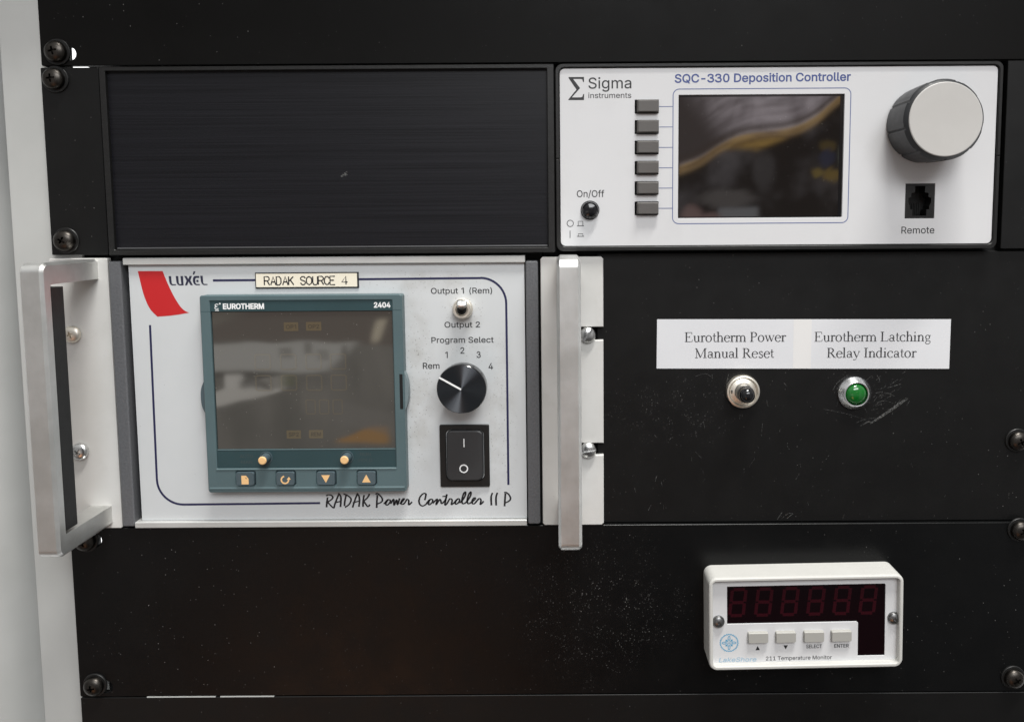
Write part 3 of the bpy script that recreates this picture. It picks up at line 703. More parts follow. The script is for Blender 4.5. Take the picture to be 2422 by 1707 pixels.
# ------------------------------------------------------------------ screws (one mesh of each kind, copied)
def cut(bm, cutter):
    def tmp(b_):
        me = bpy.data.meshes.new('t'); bmesh.ops.recalc_face_normals(b_, faces=b_.faces[:]); b_.to_mesh(me); b_.free()
        o = bpy.data.objects.new('t', me); COL.objects.link(o); return o
    a_, c_ = tmp(bm), tmp(cutter)
    md = a_.modifiers.new('b', 'BOOLEAN'); md.operation = 'DIFFERENCE'; md.object = c_; md.solver = 'EXACT'
    dg = bpy.context.evaluated_depsgraph_get()
    me = bpy.data.meshes.new_from_object(a_.evaluated_get(dg))
    for o in (a_, c_):
        m_ = o.data; bpy.data.objects.remove(o); bpy.data.meshes.remove(m_)
    b_ = bmesh.new(); b_.from_mesh(me); bpy.data.meshes.remove(me); return b_
def spin(bm, cx, cz, deg):
    a_ = math.radians(deg); co, si = math.cos(a_), math.sin(a_)
    for v_ in bm.verts:
        x, z = v_.co.x-cx, v_.co.y-cz
        v_.co.x = cx+x*co-z*si; v_.co.y = cz+x*si+z*co
    return bm
def cross_cut(cx, cz, h, arm, w, deg):
    plus = [(w, w), (w, arm), (-w, arm), (-w, w), (-arm, w), (-arm, -w), (-w, -w), (-w, -arm), (w, -arm), (w, -w), (arm, -w), (arm, w)]
    bm = stack([([(cx+x*.45, cz+z*.45) for x, z in plus], h-1.5), ([(cx+x, cz+z) for x, z in plus], h+1.5)], cap0=True)
    return spin(bm, cx, cz, deg)
def pan_screw(cx, cz, h, r, tall, mt, parent, deg=15, washer=True, slot=False, wr=None):
    prof = [(r*.98, h), (r, h+tall*.30), (r*.93, h+tall*.58), (r*.76, h+tall*.80), (r*.5, h+tall*.93), (r*.22, h+tall*.99), (0, h+tall)]
    bm = lathe(cx, cz, prof, 40)
    bm.faces.new([v_ for v_ in bm.verts if abs(v_.co.z-h) < 1e-6 and (v_.co.xy-Vector((cx, cz))).length > r*.9][::-1])
    if slot: bm = cut(bm, spin(box(cx-r*1.3, cx+r*1.3, cz-r*.14, cz+r*.14, h+tall*.48, h+tall+2), cx, cz, deg))
    else: bm = cut(bm, cross_cut(cx, cz, h+tall, r*.56, r*.13, deg))
    o = add('screw', bm, mt, parent, sharp=50)
    if washer:
        wr = wr or r*1.22
        w = lathe(cx, cz, [(wr, h-0.9), (wr, h-0.25), (wr*.96, h), (r*.7, h)], 40)
        add('washer', w, 'black_plastic' if mt == 'black_steel' else mt, o)
    return o
def slot_hole(x0, x1, zc, r, n=8):
    return [(x1-r+r*math.cos(math.radians(-90+180*i/n)), zc+r*math.sin(math.radians(-90+180*i/n))) for i in range(n+1)] + \
           [(x0+r+r*math.cos(math.radians(90+180*i/n)), zc+r*math.sin(math.radians(90+180*i/n))) for i in range(n+1)]

# ------------------------------------------------------------------ rack
rack = thing('equipment_rack', 'pale grey painted steel rack post standing along the left edge of the black panels', 'equipment rack', -20, -360, -3)
add('post', join(box(-20.4, 12.8, -420, 130, -5.2, -3.05, 0.7), box(-20.4, -18.4, -420, 130, -15, -5.25)), 'rack_grey', rack)
cab = [(-420, -12), (-66, -12), (-55, -13.5), (-47, -17), (-41, -23), (-37, -31), (-34, -42), (-33, -56), (-420, -56)]
bm = bmesh.new(); lo = [bm.verts.new((x, -420, h)) for x, h in cab]; hi = [bm.verts.new((x, 130, h)) for x, h in cab]
for i in range(len(cab)):
    j = (i+1) % len(cab); bm.faces.new((lo[i], lo[j], hi[j], hi[i]))
add('side_panel', bm, 'rack_grey', rack, sharp=60)
add('post', box(469.5, 503, -420, 130, -5.2, -3.05, 0.7), 'rack_grey', rack)
add('shade_overhang', box(-420, 560, 98, 116, -30, 36, 1.2), 'black_paint', rack)  # unseen overhang added above the view to cast shade on the rack

# ------------------------------------------------------------------ top blank panel
tp = thing('blank_panel', 'plain black panel across the very top, a bright white slot beside its screw', 'blank panel', 241, 0.5, 0)
add('plate', shape([rr(0.9, 482, 0.55, 133, 0.8, 3), slot_hole(5.4, 17.5, 6.1, 3.15)], -2.9, 0, 0.22), 'top_black', tp)
add('chassis_or_backing', box(19, 480, 1.2, 132, -120, -5.4), 'void', tp)  # unseen box added behind the blank panel to stop light leaking through
pan_screw(9.1, 6.8, 0.9, 5.0, 3.6, 'black_steel', tp, 12, wr=6.1)

# ------------------------------------------------------------------ upper row: mounting kit with a blank half
kit = thing('rack_mount_kit', 'black mounting kit holding the brushed black filler panel beside the white deposition controller', 'rack mount', 241, -88.4, 0)
add('mounting_ear', shape([rr(0.3, 27.5, -88.3, -0.3, 0.5, 3)], -2.9, 0, 0.2), 'black_paint', kit)
add('mounting_ear', shape([rr(455.4, 482, -88.2, 0.0, 0.5, 3)], -2.9, 0, 0.2), 'black_paint', kit)
# frame of the empty half: bars with an inner ledge
add('frame', shape([rr(29.4, 241.9, -88.5, -0.7, 0.6, 3), rr(32.2, 238.6, -86.0, -2.6, 0.5, 3)], -6, 3.0, 0.28), 'black_plastic', kit)
add('filler_panel', box(31.5, 239.2, -86.6, -2.0, -3, 0.9), 'brushed_black', kit)
add('sill_bead', box(32.6, 238.3, -85.75, -84.9, 0.8, 1.7, 0.3), 'bead', kit)
add('nick', ribbon([[(140.5, -52), (142, -50.6), (143.6, -49.8)], [(141.2, -51.7), (143.4, -50.9)]], 0.98, 0.8), 'scratch', kit)
add('chassis_or_backing', join(box(28, 480, -88.75, -0.2, -150, -6.2), box(10, 27.9, -90.2, -4, -60, -6.2)), 'void', kit)  # unseen, stretched past the frame to stop light leaking round the ears
pan_screw(7.4, -5.7, 0.9, 5.0, 3.6, 'black_steel', kit, 4, wr=6.2)
pan_screw(7.8, -81.4, 0.9, 5.0, 3.6, 'black_steel', kit, -28, wr=6.2)

# ------------------------------------------------------------------ deposition controller
dep = thing('deposition_controller', 'white controller with a dark screen, six grey keys and a big round knob', 'controller', 347, -88, 0)
zs = -44.4
outer_t = rr(242.5, 451.6, -87.9, -0.75, 3.2, 6); inner_t = rr(244.3, 449.9, -85.9, -2.4, 2.6, 6)
def cut_h(lp, z, top):      # keep the half of an outline above or below the parting line
    out = [p_ for p_ in lp if (p_[1] > z) == top]; return out
for top in (True, False):
    o_, i_ = cut_h(outer_t, zs, top), cut_h(inner_t, zs, top)
    g = 0.12 if top else -0.12
    if top:
        lp = [(o_[-1][0], zs+g)]; o2 = o_; i2 = i_
        poly = [(451.6, zs+g)]+o2+[(242.5, zs+g), (244.3, zs+g)]+i2[::-1]+[(449.9, zs+g)]
    else:
        poly = [(242.5, zs+g)]+o_+[(451.6, zs+g), (449.9, zs+g)]+i_[::-1]+[(244.3, zs+g)]
    add('bezel', shape([poly], -6, 3.3, 0.3), 'black_plastic', dep)
HF = 2.2                      # faceplate height
key_z = [-20.5, -29.95, -39.45, -48.95, -58.45, -67.95]
kx0, kx1 = 279.75, 291.0
holes = [rr(kx0, kx1, z-3.2, z+3.2, 0.15, 2) for z in key_z]
holes.append(rr(300.3, 378.2, -72.7, -15.2, 0.2, 2))
holes.append(rr(408.0, 422.0, -73.55, -57.1, 0.1, 2))
holes.append(circ(258.5, -68.65, 4.45, 28))
face = add('faceplate', shape([rr(244.55, 449.6, -85.6, -2.65, 2.4, 6)]+holes, 0.4, HF, 0.12), 'face_white', dep)
add('chassis_or_backing', box(244, 450, -86, -2.5, -100, -4.5), 'void', dep)
# keys
k0 = add('soft_key', join(stack([(rr(kx0+.85, kx1-.25, key_z[0]-2.75, key_z[0]+2.85, .5), -3), (rr(kx0+.85, kx1-.25, key_z[0]-2.75, key_z[0]+2.85, .5), HF+2.2), (rr(kx0+1.5, kx1-.55, key_z[0]-2.35, key_z[0]+2.3, .4), HF+2.8)])), 'key_grey', dep)
for z in key_z[1:]: copy_of(k0, 0, z-key_z[0])
add('key_well', box(kx0-.6, kx1+.6, key_z[-1]-3.8, key_z[0]+3.8, -4.4, -2.6), 'void', dep)
H1 = HF+0.04
for t_, x0, x1, z, cap, b_, mt in (('Sigma', 258.0, 278.15, -12.0, 5.0, .0, 'ink'), ('instruments', 257.95, 278.1, -16.4, 2.45, .0, 'ink'),
        ('SQC-330 Deposition Controller', 298.4, 380.8, -9.35, 3.75, .055, 'ink_blue'), ('On/Off', 252.3, 265.3, -62.45, 3.15, .0, 'ink'), ('Remote', 406.6, 422.3, -80.65, 3.2, .0, 'ink')):
    add('lettering', text(t_, x0, x1, z, cap, H1, b_+.02, tilt=.0045 if 'Dep' in t_ else 0), mt, face)
sg = [(248.75, -6.65), (255.95, -6.65), (255.95, -9.0), (255.5, -9.0), (255.2, -7.75), (254.5, -7.55), (250.9, -7.55), (254.1, -11.75), (250.2, -16.0), (254.3, -16.0), (255.1, -15.8), (255.6, -14.5), (256.0, -14.5), (255.9, -17.25), (248.6, -17.25), (248.6, -16.9), (252.4, -12.4), (248.75, -7.1)]
add('logo', shape([sg], H1), 'ink', face)
sym = ribbon([circ(249.1, -74.8, 1.5, 28)], H1, 0.32, True)
ribbon([[(249, -78.2), (249, -81.7)], [(252.3, -76.0), (255.6, -76.0)], [(252.9, -76.0), (252.9, -73.85), (255.1, -73.85), (255.1, -76.0)],
        [(252.3, -80.95), (255.6, -80.95)], [(252.9, -80.95), (252.9, -79.8), (255.1, -79.8), (255.1, -80.95)]], H1+.002, 0.3, bm=sym)
add('power_symbol', sym, 'ink', face)
fr_line = rr(297.7, 381.0, -75.3, -12.5, 2.9, 6)
ln = ribbon([fr_line], H1, 0.42, True)
ribbon([[(kx1+.15, z), (297.6, z)] for z in key_z], H1+.002, 0.32, bm=ln)
add('guide_line', ln, 'ink_line', face)
scr = add('screen', box(299.6, 378.9, -73.4, -14.5, -1.6, 0.9), 'lcd', dep)
mask = shape([rr(300.2, 378.3, -72.8, -15.1), rr(300.9, 376.6, -72.1, -16.0)], 0.92, 1.0)
add('screen_mask', mask, 'black_gloss', scr)
add('power_button', lathe(258.5, -68.65, [(4.1, -2), (4.1, 3.6), (3.8, 4.5), (3.0, 5.3), (1.6, 5.75), (0, 5.85)], 36), 'black_gloss', dep)
# jog knob with stepped rubber rim
def rim(r):
    pts = []
    for i in range(144):
        a_ = (i*2.5+9) % 40
        k = -0.75 if a_ < 3 else (0.0 if a_ < 32 else -0.15)
        t = math.radians(i*2.5); pts.append((415.4+(r+k)*math.cos(t), -30.0+(r+k)*math.sin(t)))
    return pts
kn = add('knob', stack([(rim(17.6), HF+.8), (rim(17.9), 12), (rim(17.95), 21.4), (circ(415.4, -30, 17.35, 144), 22.3), (circ(415.4, -30, 16.7, 144), 22.9), (circ(415.4, -30, 16.4, 144), 23.2)]), 'rubber', dep)
add('cap', lathe(415.4, -30.0, [(16.35, 22.9), (16.3, 23.5), (16.0, 23.75), (10, 23.6), (0, 23.5)], 72), 'cap_grey', kn)
# telephone style jack
jk = shape([rr(408.1, 421.9, -73.45, -57.2), [(409.6, -66.0), (409.6, -63.9), (410.9, -63.4), (410.9, -61.6), (412.6, -61.2), (412.6, -58.2), (417.4, -58.2), (417.4, -61.2), (419.1, -61.6), (419.1, -63.4), (420.4, -63.9), (420.4, -66.0), (419.6, -67.6), (419.6, -69.3), (418.3, -69.3), (418.3, -72.3), (411.7, -72.3), (411.7, -69.3), (410.4, -69.3), (410.4, -67.6)]], -3.8, 2.0)
j_ = add('jack', jk, 'black_plastic', dep)
ct = bmesh.new()
for i in range(6): ct = join(ct, box(412.9+i*.82, 413.25+i*.82, -72.2, -66, -3.6, -3.2))
add('contacts', ct, 'void', j_)

# ------------------------------------------------------------------ power controller, 3U half width with rack ears and handles
pw = thing('power_controller', 'grey half width power controller with two brushed metal rack handles and a red flag logo', 'controller', 131, -223, 0)
def ear_outline(x0, x1, z0, z1, slots, right, r=1.0):
    p = [(x0+r, z0), (x1-r, z0), (x1, z0+r)] if right else []
    if right:
        for a_, b_ in slots: p += [(x1, a_), (x1-11.5, a_), (x1-13.6, (a_+b_)/2), (x1-11.5, b_), (x1, b_)]
        p += [(x1, z1-r), (x1-r, z1), (x0+r, z1), (x0, z1-r), (x0, z0+r)]
    return p
earL = add('mounting_ear', shape([rr(-1.2, 26.9, -223.2, -89.9, 0.9, 3)], -2.9, 0.5, 0.25), 'ear_white', pw)
earR = add('mounting_ear', shape([ear_outline(234.7, 264.8, -223.0, -90.75, [(-187.9, -181.8), (-131.1, -124.6)], True)], -2.2, 0.7, 0.3), 'ear_white', pw)
def handle(x0, x1, ztop, zbot):
    """flat bar loop standing out of the ear, chamfered round its outer edge"""
    H = 40.0; ch = 1.25
    def loop(ins, rr_, n=6):
        a0, a1, t = zbot+ins, ztop-ins, H-ins
        p = [(0.4, a0)]
        for cz, a_ in ((a0+rr_, -90), (a1-rr_, 0)):
            for i in range(n+1):
                q = math.radians(a_+90*i/n); p.append((t-rr_+rr_*math.cos(q), cz+rr_*math.sin(q)))
        p.append((0.4, a1)); return p
    n = 6
    outer = loop(0, 4.2, n); outer_in = loop(ch, 2.9, n)
    wi, ti = 9.6, 35.0
    inner = [(0.4, zbot+wi)]
    for cz, a_ in ((zbot+wi+1.0, -90), (ztop-wi-1.0, 0)):
        for i in range(n+1):
            q = math.radians(a_+90*i/n); inner.append((ti-1.0+math.cos(q), cz+math.sin(q)))
    inner.append((0.4, ztop-wi))
    bm = bmesh.new()
    rows = [[bm.verts.new((x, z, h)) for h, z in lp] for lp, x in ((inner, x0), (outer_in, x0), (outer, x0+ch), (outer, x1-ch), (outer_in, x1), (inner, x1))]
    m = len(outer)
    for a_ in range(6):
        A_, B_ = rows[a_], rows[(a_+1) % 6]
        for i in range(m-1): bm.faces.new((A_[i], A_[i+1], B_[i+1], B_[i]))
    hd = add('handle', bm, 'handle', pw, sharp=28)
    add('grip_insert', box(x0-.1, x1+.1, zbot+11.0, ztop-11.0, 26.6, 34.9, 0.3), 'black_plastic', hd)
    return hd
handle(11.9, 22.3, -90.2, -221.4)
handle(242.9, 253.3, -89.6, -219.8)
add('side_strip', box(28.0, 34.0, -222.0, -91.4, -20, 2.0, 0.9, 3), 'hammer', pw)
add('side_strip', box(227.5, 233.5, -222.0, -92.5, -20, 2.0, 0.9, 3), 'hammer', pw)
add('chassis_or_backing', join(box(28, 235.2, -223.2, -88.8, -150, -5.4), box(10, 27.9, -223.2, -90.3, -60, -5.4)), 'void', pw)  # second box is added behind the ear to keep back light out
def rail(z0, z1, lip):
    pr = [(z0, -4.0), (z0, 1.6), (z0+.35, 2.0), (z1-.35, 2.0), (z1, 1.6), (z1, -4.0)]
    bm = bmesh.new(); xs = (35.3, 227.3) if lip else (34.2, 226.8)
    A_ = [bm.verts.new((xs[0], z, h)) for z, h in pr]; B_ = [bm.verts.new((xs[1], z, h)) for z, h in pr]
    for i in range(len(pr)):
        j = (i+1) % len(pr); bm.faces.new((A_[i], A_[j], B_[j], B_[i]))
    bm.faces.new(A_[::-1]); bm.faces.new(B_)
    return bm
add('top_rail', rail(-93.3, -89.9, True), 'alu_rail', pw)
add('bottom_rail', rail(-222.8, -219.75, False), 'alu_rail', pw)
fp = add('faceplate', shape([rr(36.6, 226.9, -219.6, -93.4, 0.2, 2)], -2.0, 0.0, 0.1), 'lux_face', pw)
T = 0.05
zc = lambda px, py: (290+px/4.494, 600+py/4.494)
lux = lambda px, py: (55.79+(390+px/20.873-399)*.2012, -98.75-(630+py/20.873-653)*.21)
flag = [(41.1, -96.25), (53.0, -96.3)]+smooth_path([(53.0, -96.3), (55.0, -101.9), (57.3, -107.4), (60.0, -112.4), (62.3, -115.2), (64.8, -116.5)], 4)[1:] + \
       smooth_path([(64.8, -116.5), (59.5, -117.4), (54.5, -118.0), (49.35, -118.3)], 3)[1:]+smooth_path([(49.35, -118.3), (46.4, -115.1), (44.4, -111.0), (42.8, -105.4), (41.1, -96.25)], 4)[1:-1]
add('flag_logo', shape([flag], T), 'red', fp)
LX = [[(185, 480), (315, 480), (320, 700), (330, 830), (370, 868), (540, 870), (540, 920), (330, 930), (265, 890), (225, 830), (205, 740)],
      [(540, 480), (670, 480), (676, 700), (682, 820), (715, 868), (800, 865), (790, 700), (778, 480), (905, 480), (915, 930), (700, 930), (625, 890), (580, 830), (560, 750)],
      [(955, 475), (1080, 480), (1165, 625), (1230, 480), (1355, 480), (1265, 690), (1375, 925), (1260, 925), (1170, 750), (1095, 925), (980, 930), (1075, 700)],
      [(1715, 480), (1715, 580), (1550, 580), (1512, 630), (1515, 810), (1560, 865), (1725, 870), (1725, 925), (1540, 925), (1450, 880), (1400, 790), (1385, 700), (1400, 570), (1440, 515), (1500, 482)],
      [(1560, 668), (1668, 668), (1668, 778), (1560, 778)], [(1440, 260), (1540, 262), (1465, 420), (1395, 415)],
      [(1765, 475), (1890, 475), (1895, 700), (1902, 830), (1945, 866), (2112, 870), (2115, 915), (1920, 922), (1850, 880), (1805, 810), (1785, 740)]]
add('logo_lettering', shape([[lux(*p_) for p_ in l] for l in LX], T), 'ink_luxel', fp)
ar = lambda cx, cz, r, a0, a1: [(cx+r*math.cos(math.radians(a0+(a1-a0)*i/12)), cz+r*math.sin(math.radians(a0+(a1-a0)*i/12))) for i in range(13)]
border = [[(77.0, -101.0), (140, -100.9), (205.6, -100.7)]+ar(205.6, -113.0, 12.4, 88, 0)+[(218.0, -150), (217.9, -202.7)],
          [(45.6, -122.4), (45.0, -196)]+ar(57.6, -199.0, 12.6, 180, 270)+[(90, -211.5), (124.9, -211.3)]]
add('border_line', ribbon(border, T, 1.05), 'ink_navy', fp)
for t_, x0, x1, z, cap in (('Output 1 (Rem)', 181.8, 211.3, -108.1, 2.75), ('Output 2', 188.0, 205.2, -124.55, 2.75), ('Program Select', 181.5, 211.7, -132.0, 2.75), ('Rem', 177.1, 185.2, -144.65, 2.9),
        ('1', 188.1, 189.3, -139.4, 3.0), ('2', 195.5, 197.4, -137.3, 3.0), ('3', 203.3, 205.3, -139.4, 3.0), ('4', 209.0, 211.2, -145.1, 3.0)):
    add('lettering', text(t_, x0, x1, z, cap, T, .035), 'ink', fp)
SC1 = [[(150, 245), (130, 360), (118, 470)], [(125, 215), (150, 190), (230, 195), (268, 240), (240, 290), (150, 345), (108, 365)], [(145, 345), (205, 420), (280, 490)],
       [(285, 490), (310, 400), (345, 310), (415, 150)], [(415, 175), (447, 220), (450, 320), (434, 462)], [(303, 372), (370, 350), (447, 335)],
       [(570, 200), (540, 320), (525, 440)], [(512, 168), (600, 200), (672, 262), (675, 330), (625, 410), (535, 472)],
       [(708, 475), (750, 350), (785, 260), (835, 148)], [(830, 175), (862, 220), (870, 330), (852, 460)], [(715, 370), (790, 345), (864, 330)],
       [(980, 190), (955, 310), (945, 460)], [(1105, 165), (1045, 260), (962, 330)], [(965, 325), (1015, 405), (1058, 455), (1105, 408)],
       [(1280, 190), (1265, 320), (1255, 482)], [(1245, 182), (1272, 155), (1345, 210), (1390, 285), (1365, 350), (1242, 405)],
       [(1418, 393), (1470, 340), (1518, 295), (1568, 310), (1558, 360), (1512, 410), (1472, 413), (1468, 370), (1515, 298)],
       [(1575, 390), (1645, 285), (1650, 425), (1712, 300), (1730, 412), (1782, 262)],
       [(1780, 392), (1850, 330), (1885, 275), (1850, 285), (1815, 350), (1822, 395), (1860, 398), (1905, 355), (1948, 290), (1985, 315), (1982, 410), (2022, 388), (2062, 345)]]
SC2 = [[(225, 282), (245, 210), (250, 152), (205, 145), (140, 200), (105, 290), (120, 370), (170, 405), (230, 385), (275, 340)],
       [(258, 352), (335, 270), (388, 275), (382, 325), (330, 375), (302, 368), (312, 310), (345, 262)],
       [(390, 352), (490, 258), (458, 380), (535, 272), (560, 292), (572, 350), (605, 338), (660, 270), (692, 158), (658, 300), (648, 385), (690, 352), (752, 255), (798, 285), (780, 375), (835, 340), (920, 255), (955, 282), (930, 335), (880, 366), (862, 342), (882, 288), (915, 258)],
       [(595, 205), (692, 200)],
       [(950, 342), (1010, 290), (1072, 190), (1082, 112), (1040, 150), (1005, 270), (1012, 350), (1062, 348), (1130, 280), (1188, 180), (1192, 112), (1150, 160), (1115, 270), (1125, 350), (1172, 345), (1262, 280), (1285, 240), (1250, 240), (1215, 300), (1225, 355), (1272, 348), (1362, 250), (1402, 285), (1385, 370), (1422, 345), (1458, 303)],
       [(1645, 130), (1615, 220), (1618, 392)], [(1748, 128), (1718, 220), (1718, 392)],
       [(1915, 140), (1905, 250), (1893, 412)], [(1893, 132), (1925, 120), (1988, 170), (2020, 245), (1990, 300), (1883, 352)]]
def sc_mm(px, py): return (127.7+(px-770.9)*.2082, -207.46-(py-1171)*.2135-.6*(px-771)/438)
s1 = [[sc_mm(760+a_/9.567, 1150+b_/9.567) for a_, b_ in smooth_path(p_, 5)] for p_ in SC1]
s2_ = [[sc_mm(980+a_/8.83, 1150+b_/8.83) for a_, b_ in smooth_path(p_, 5)] for p_ in SC2]
ws = []
for p_ in s1+s2_:
    w_ = []
    for i in range(len(p_)):
        a_, b_ = p_[max(0, i-1)], p_[min(len(p_)-1, i+1)]
        d = abs(b_[1]-a_[1])/(abs(b_[1]-a_[1])+abs(b_[0]-a_[0])+1e-6)
        w_.append(.56+.40*d)
    ws.append(w_)
add('script_lettering', ribbon(s1+s2_, T, ws), 'ink_black', fp)
# embossed tape label
tape = add('label_plate', box(97.55, 147.3, -105.0, -97.35, 0, 0.6, 0.12), 'ink_black', pw)
add('label_face', shape([rr(98.0, 146.55, -104.35, -97.9)], 0.64), 'cream', tape)
CG = {'R': [[(0, 0), (0, 1), (.7, 1), (.95, .85), (.95, .65), (.7, .5), (0, .5)], [(.55, .5), (1, 0)]], 'A': [[(0, 0), (.5, 1), (1, 0)], [(.18, .36), (.82, .36)]],
      'D': [[(0, 0), (0, 1), (.6, 1), (.95, .75), (.95, .25), (.6, 0), (0, 0)]], 'K': [[(0, 0), (0, 1)], [(.95, 1), (0, .42)], [(.32, .6), (1, 0)]],
      'S': [[(.95, .78), (.75, .97), (.3, .97), (.03, .8), (.1, .6), (.85, .42), (.97, .2), (.7, .02), (.3, .02), (0, .25)]],
      'O': [[(.5, 1), (.1, .82), (0, .5), (.1, .18), (.5, 0), (.9, .18), (1, .5), (.9, .82), (.5, 1)]], 'U': [[(0, 1), (0, .25), (.2, .03), (.5, 0), (.8, .03), (1, .25), (1, 1)]],
      'C': [[(.97, .75), (.75, .97), (.35, .97), (.08, .75), (0, .5), (.08, .22), (.35, .03), (.75, .03), (1, .3)]], 'E': [[(1, 1), (0, 1), (0, 0), (1, 0)], [(0, .53), (.8, .53)]],
      '4': [[(.72, 0), (.72, 1), (0, .3), (1, .3)]]}
st = []
for ch, a_, b_ in (('R', 262, 370), ('A', 395, 500), ('D', 515, 615), ('A', 645, 755), ('K', 770, 875), ('S', 1015, 1125), ('O', 1140, 1255), ('U', 1275, 1375), ('R', 1390, 1500), ('C', 1515, 1620), ('E', 1635, 1740), ('4', 1880, 2000)):
    for p_ in CG[ch]: st.append([(97.55+(a_+(b_-a_)*x-70)/2160*49.7, -103.35+z*4.05) for x, z in p_])
add('lettering', ribbon(st, 0.68, 0.60), 'ink', tape)
# toggle switch
tg = add('toggle_switch', lathe(197.1, -115.4, [(4.9, 0), (4.9, 1.6), (4.5, 2.2), (4.3, 2.3), (4.25, 4.6), (3.9, 5.0), (3.0, 5.0), (2.7, 3.2), (0, 3.0)], 40), 'nickel', pw)
add('bushing_hole', lathe(197.1, -115.4, [(2.3, 5.02), (0, 5.03)], 32), 'void', tg)
lv = [(circ(197.2, -115.0, 1.25, 24), 3.2)]
def sq(cx, cz, hw, hz, n=24, p=4.0):
    o = []
    for i in range(n):
        t = 2*math.pi*i/n; c_, s_ = math.cos(t), math.sin(t)
        o.append((cx+hw*math.copysign(abs(c_)**(2/p), c_), cz+hz*math.copysign(abs(s_)**(2/p), s_)))
    return o
lv += [(sq(197.6, -113.6, 1.5, 1.25, p=3), 7.5), (sq(198.1, -112.2, 2.2, 1.4), 11), (sq(198.4, -111.5, 2.45, 1.6), 13.2), (sq(198.45, -111.3, 2.4, 1.5), 14.0), (sq(198.45, -111.3, 2.0, 1.1), 14.35)]
lvb = stack(lv)
for v_ in lvb.verts:
    if v_.co.z > 10: v_.co.z -= (v_.co.y+111.5)*0.55          # the bat leans up, so its end face looks up a little
add('lever', lvb, 'zinc', tg)
# program knob
pk = add('selector_knob', lathe(197.6, -151.7, [(8.6, 0.3), (8.6, 5.0), (10.2, 6.5), (11.55, 8.0), (11.75, 13.4), (11.5, 14.2), (11.2, 14.5)], 96), 'black_gloss', pw)
add('face_disc', lathe(197.6, -151.7, [(11.2, 14.5), (6, 14.5), (2, 14.5), (0, 14.5)], 96), 'spun_black', pk)
add('pointer', ribbon([[(197.5, -151.8), (187.4, -146.05)]], 14.56, 0.85), 'print_white', pk)
# rocker switch
rk = add('rocker_switch', join(shape([rr(184.7, 208.9, -203.2, -172.2, 0.6, 3), rr(187.7, 206.3, -199.8, -174.5, 2.6, 5)], 0, 1.3, 0.25)), 'black_plastic', pw)
add('switch_well', box(186.5, 207.5, -201.5, -173.5, -1.6, -0.4), 'void', rk)
o1 = rr(188.1, 205.9, -199.4, -174.9, 2.4, 6)
bm = stack([(o1, -.4), (o1, 1.6), ([(197+(x-197)*.985, -187+(z+187)*.988) for x, z in o1], 2.3), ([(197+(x-197)*.93, -187+(z+187)*.95) for x, z in o1], 2.6)])
for v_ in bm.verts:
    if v_.co.z > 1: v_.co.z += -0.055*(v_.co.y+187) if v_.co.y < -187 else -0.045*(v_.co.y+187)
rb = add('rocker', bm, 'rocker', rk)
rk_h = lambda z: 2.68+(-0.055*(z+187) if z < -187 else -0.045*(z+187))
add('on_mark', ribbon([[(196.75, -178.7), (196.75, -182.9)]], rk_h(-182.9)+.05, 0.5), 'print_white', rb)
add('off_mark', ribbon([circ(196.5, -193.4, 1.85, 32)], rk_h(-195.2)+.05, 0.62, True), 'print_white', rb)

# ------------------------------------------------------------------ panel meter inside the power controller
tc_ = thing('temperature_controller', 'square teal process controller with a smoked brown window and orange marked buttons', 'temperature controller', 121, -203.6, 0)
ex0, ex1, ez0, ez1 = 72.9, 169.0, -203.6, -107.7
HB = 6.0
fr = shape([rr(ex0, ex1, ez0, ez1, 1.2, 4), rr(77.6, 164.2, -191.7, -110.4, 0.3, 2)], 0, HB, 0.5)
hole_r = [rr(x, x+9.4, -200.2, -193.0, 1.0, 3) for x in (86.6, 106.0, 125.6, 145.2)]
fr = shape([rr(ex0, ex1, ez0, ez1, 1.2, 4), rr(77.6, 164.2, -191.7, -110.4, 0.3, 2)]+hole_r, 0, HB, 0.4)
bz = add('bezel', fr, 'teal', tc_)
# the swept lower lip: a shallow hollow under the keys
lip = [(-191.9, 6.02), (-193.2, 5.9)]
for x0, x1, z in ((ex0+.4, 77.6, -115.4), (164.2, ex1-.4, -115.2)): add('seam', ribbon([[(x0, z), (x1, z)]], HB+.03, 0.22), 'teal_dark', bz)
lipbm = bmesh.new()
prof = [(-191.75, 6.03), (-192.2, 6.35), (-192.6, 6.03)]
A_ = [lipbm.verts.new((77.4, z, h)) for z, h in prof]; B_ = [lipbm.verts.new((164.4, z, h)) for z, h in prof]
for i in range(2): lipbm.faces.new((A_[i], A_[i+1], B_[i+1], B_[i]))
add('lip', lipbm, 'teal', bz)
prof = [(-200.9, 6.0), (-201.5, 6.3), (-202.3, 6.2), (-203.2, 5.6), (-203.75, 4.5), (-203.85, 2.0)]
lob = bmesh.new()
A_ = [lob.verts.new((ex0+.9, z, h)) for z, h in prof]; B_ = [lob.verts.new((ex1-.9, z, h)) for z, h in prof]
for i in range(len(prof)-1): lob.faces.new((A_[i], A_[i+1], B_[i+1], B_[i]))
lob.faces.new(A_); lob.faces.new(B_[::-1])
add('lower_lip', lob, 'teal', bz)
hd_ = add('header', box(77.7, 164.1, -115.4, -110.5, 1, 5.5), 'teal_dark', tc_)
add('lettering', text('EUROTHERM', 83.7, 103.3, -114.2, 2.45, 5.54, .13), 'print_white', hd_)
add('lettering', text('2404', 155.5, 163.4, -113.95, 2.35, 5.54, .12), 'print_white', hd_)
ep = ribbon([smooth_path([(81.6, -112.2), (80.9, -111.85), (80.1, -112.2), (80.3, -112.85), (81.1, -113.0)], 4), smooth_path([(81.1, -113.0), (80.2, -113.2), (79.9, -113.8), (80.6, -114.3), (81.6, -113.95)], 4), [(79.9, -114.9), (81.7, -114.9)]], 5.54, 0.36)
ep = join(ep, shape([circ(82.35, -111.65, .42, 12)], 5.55))
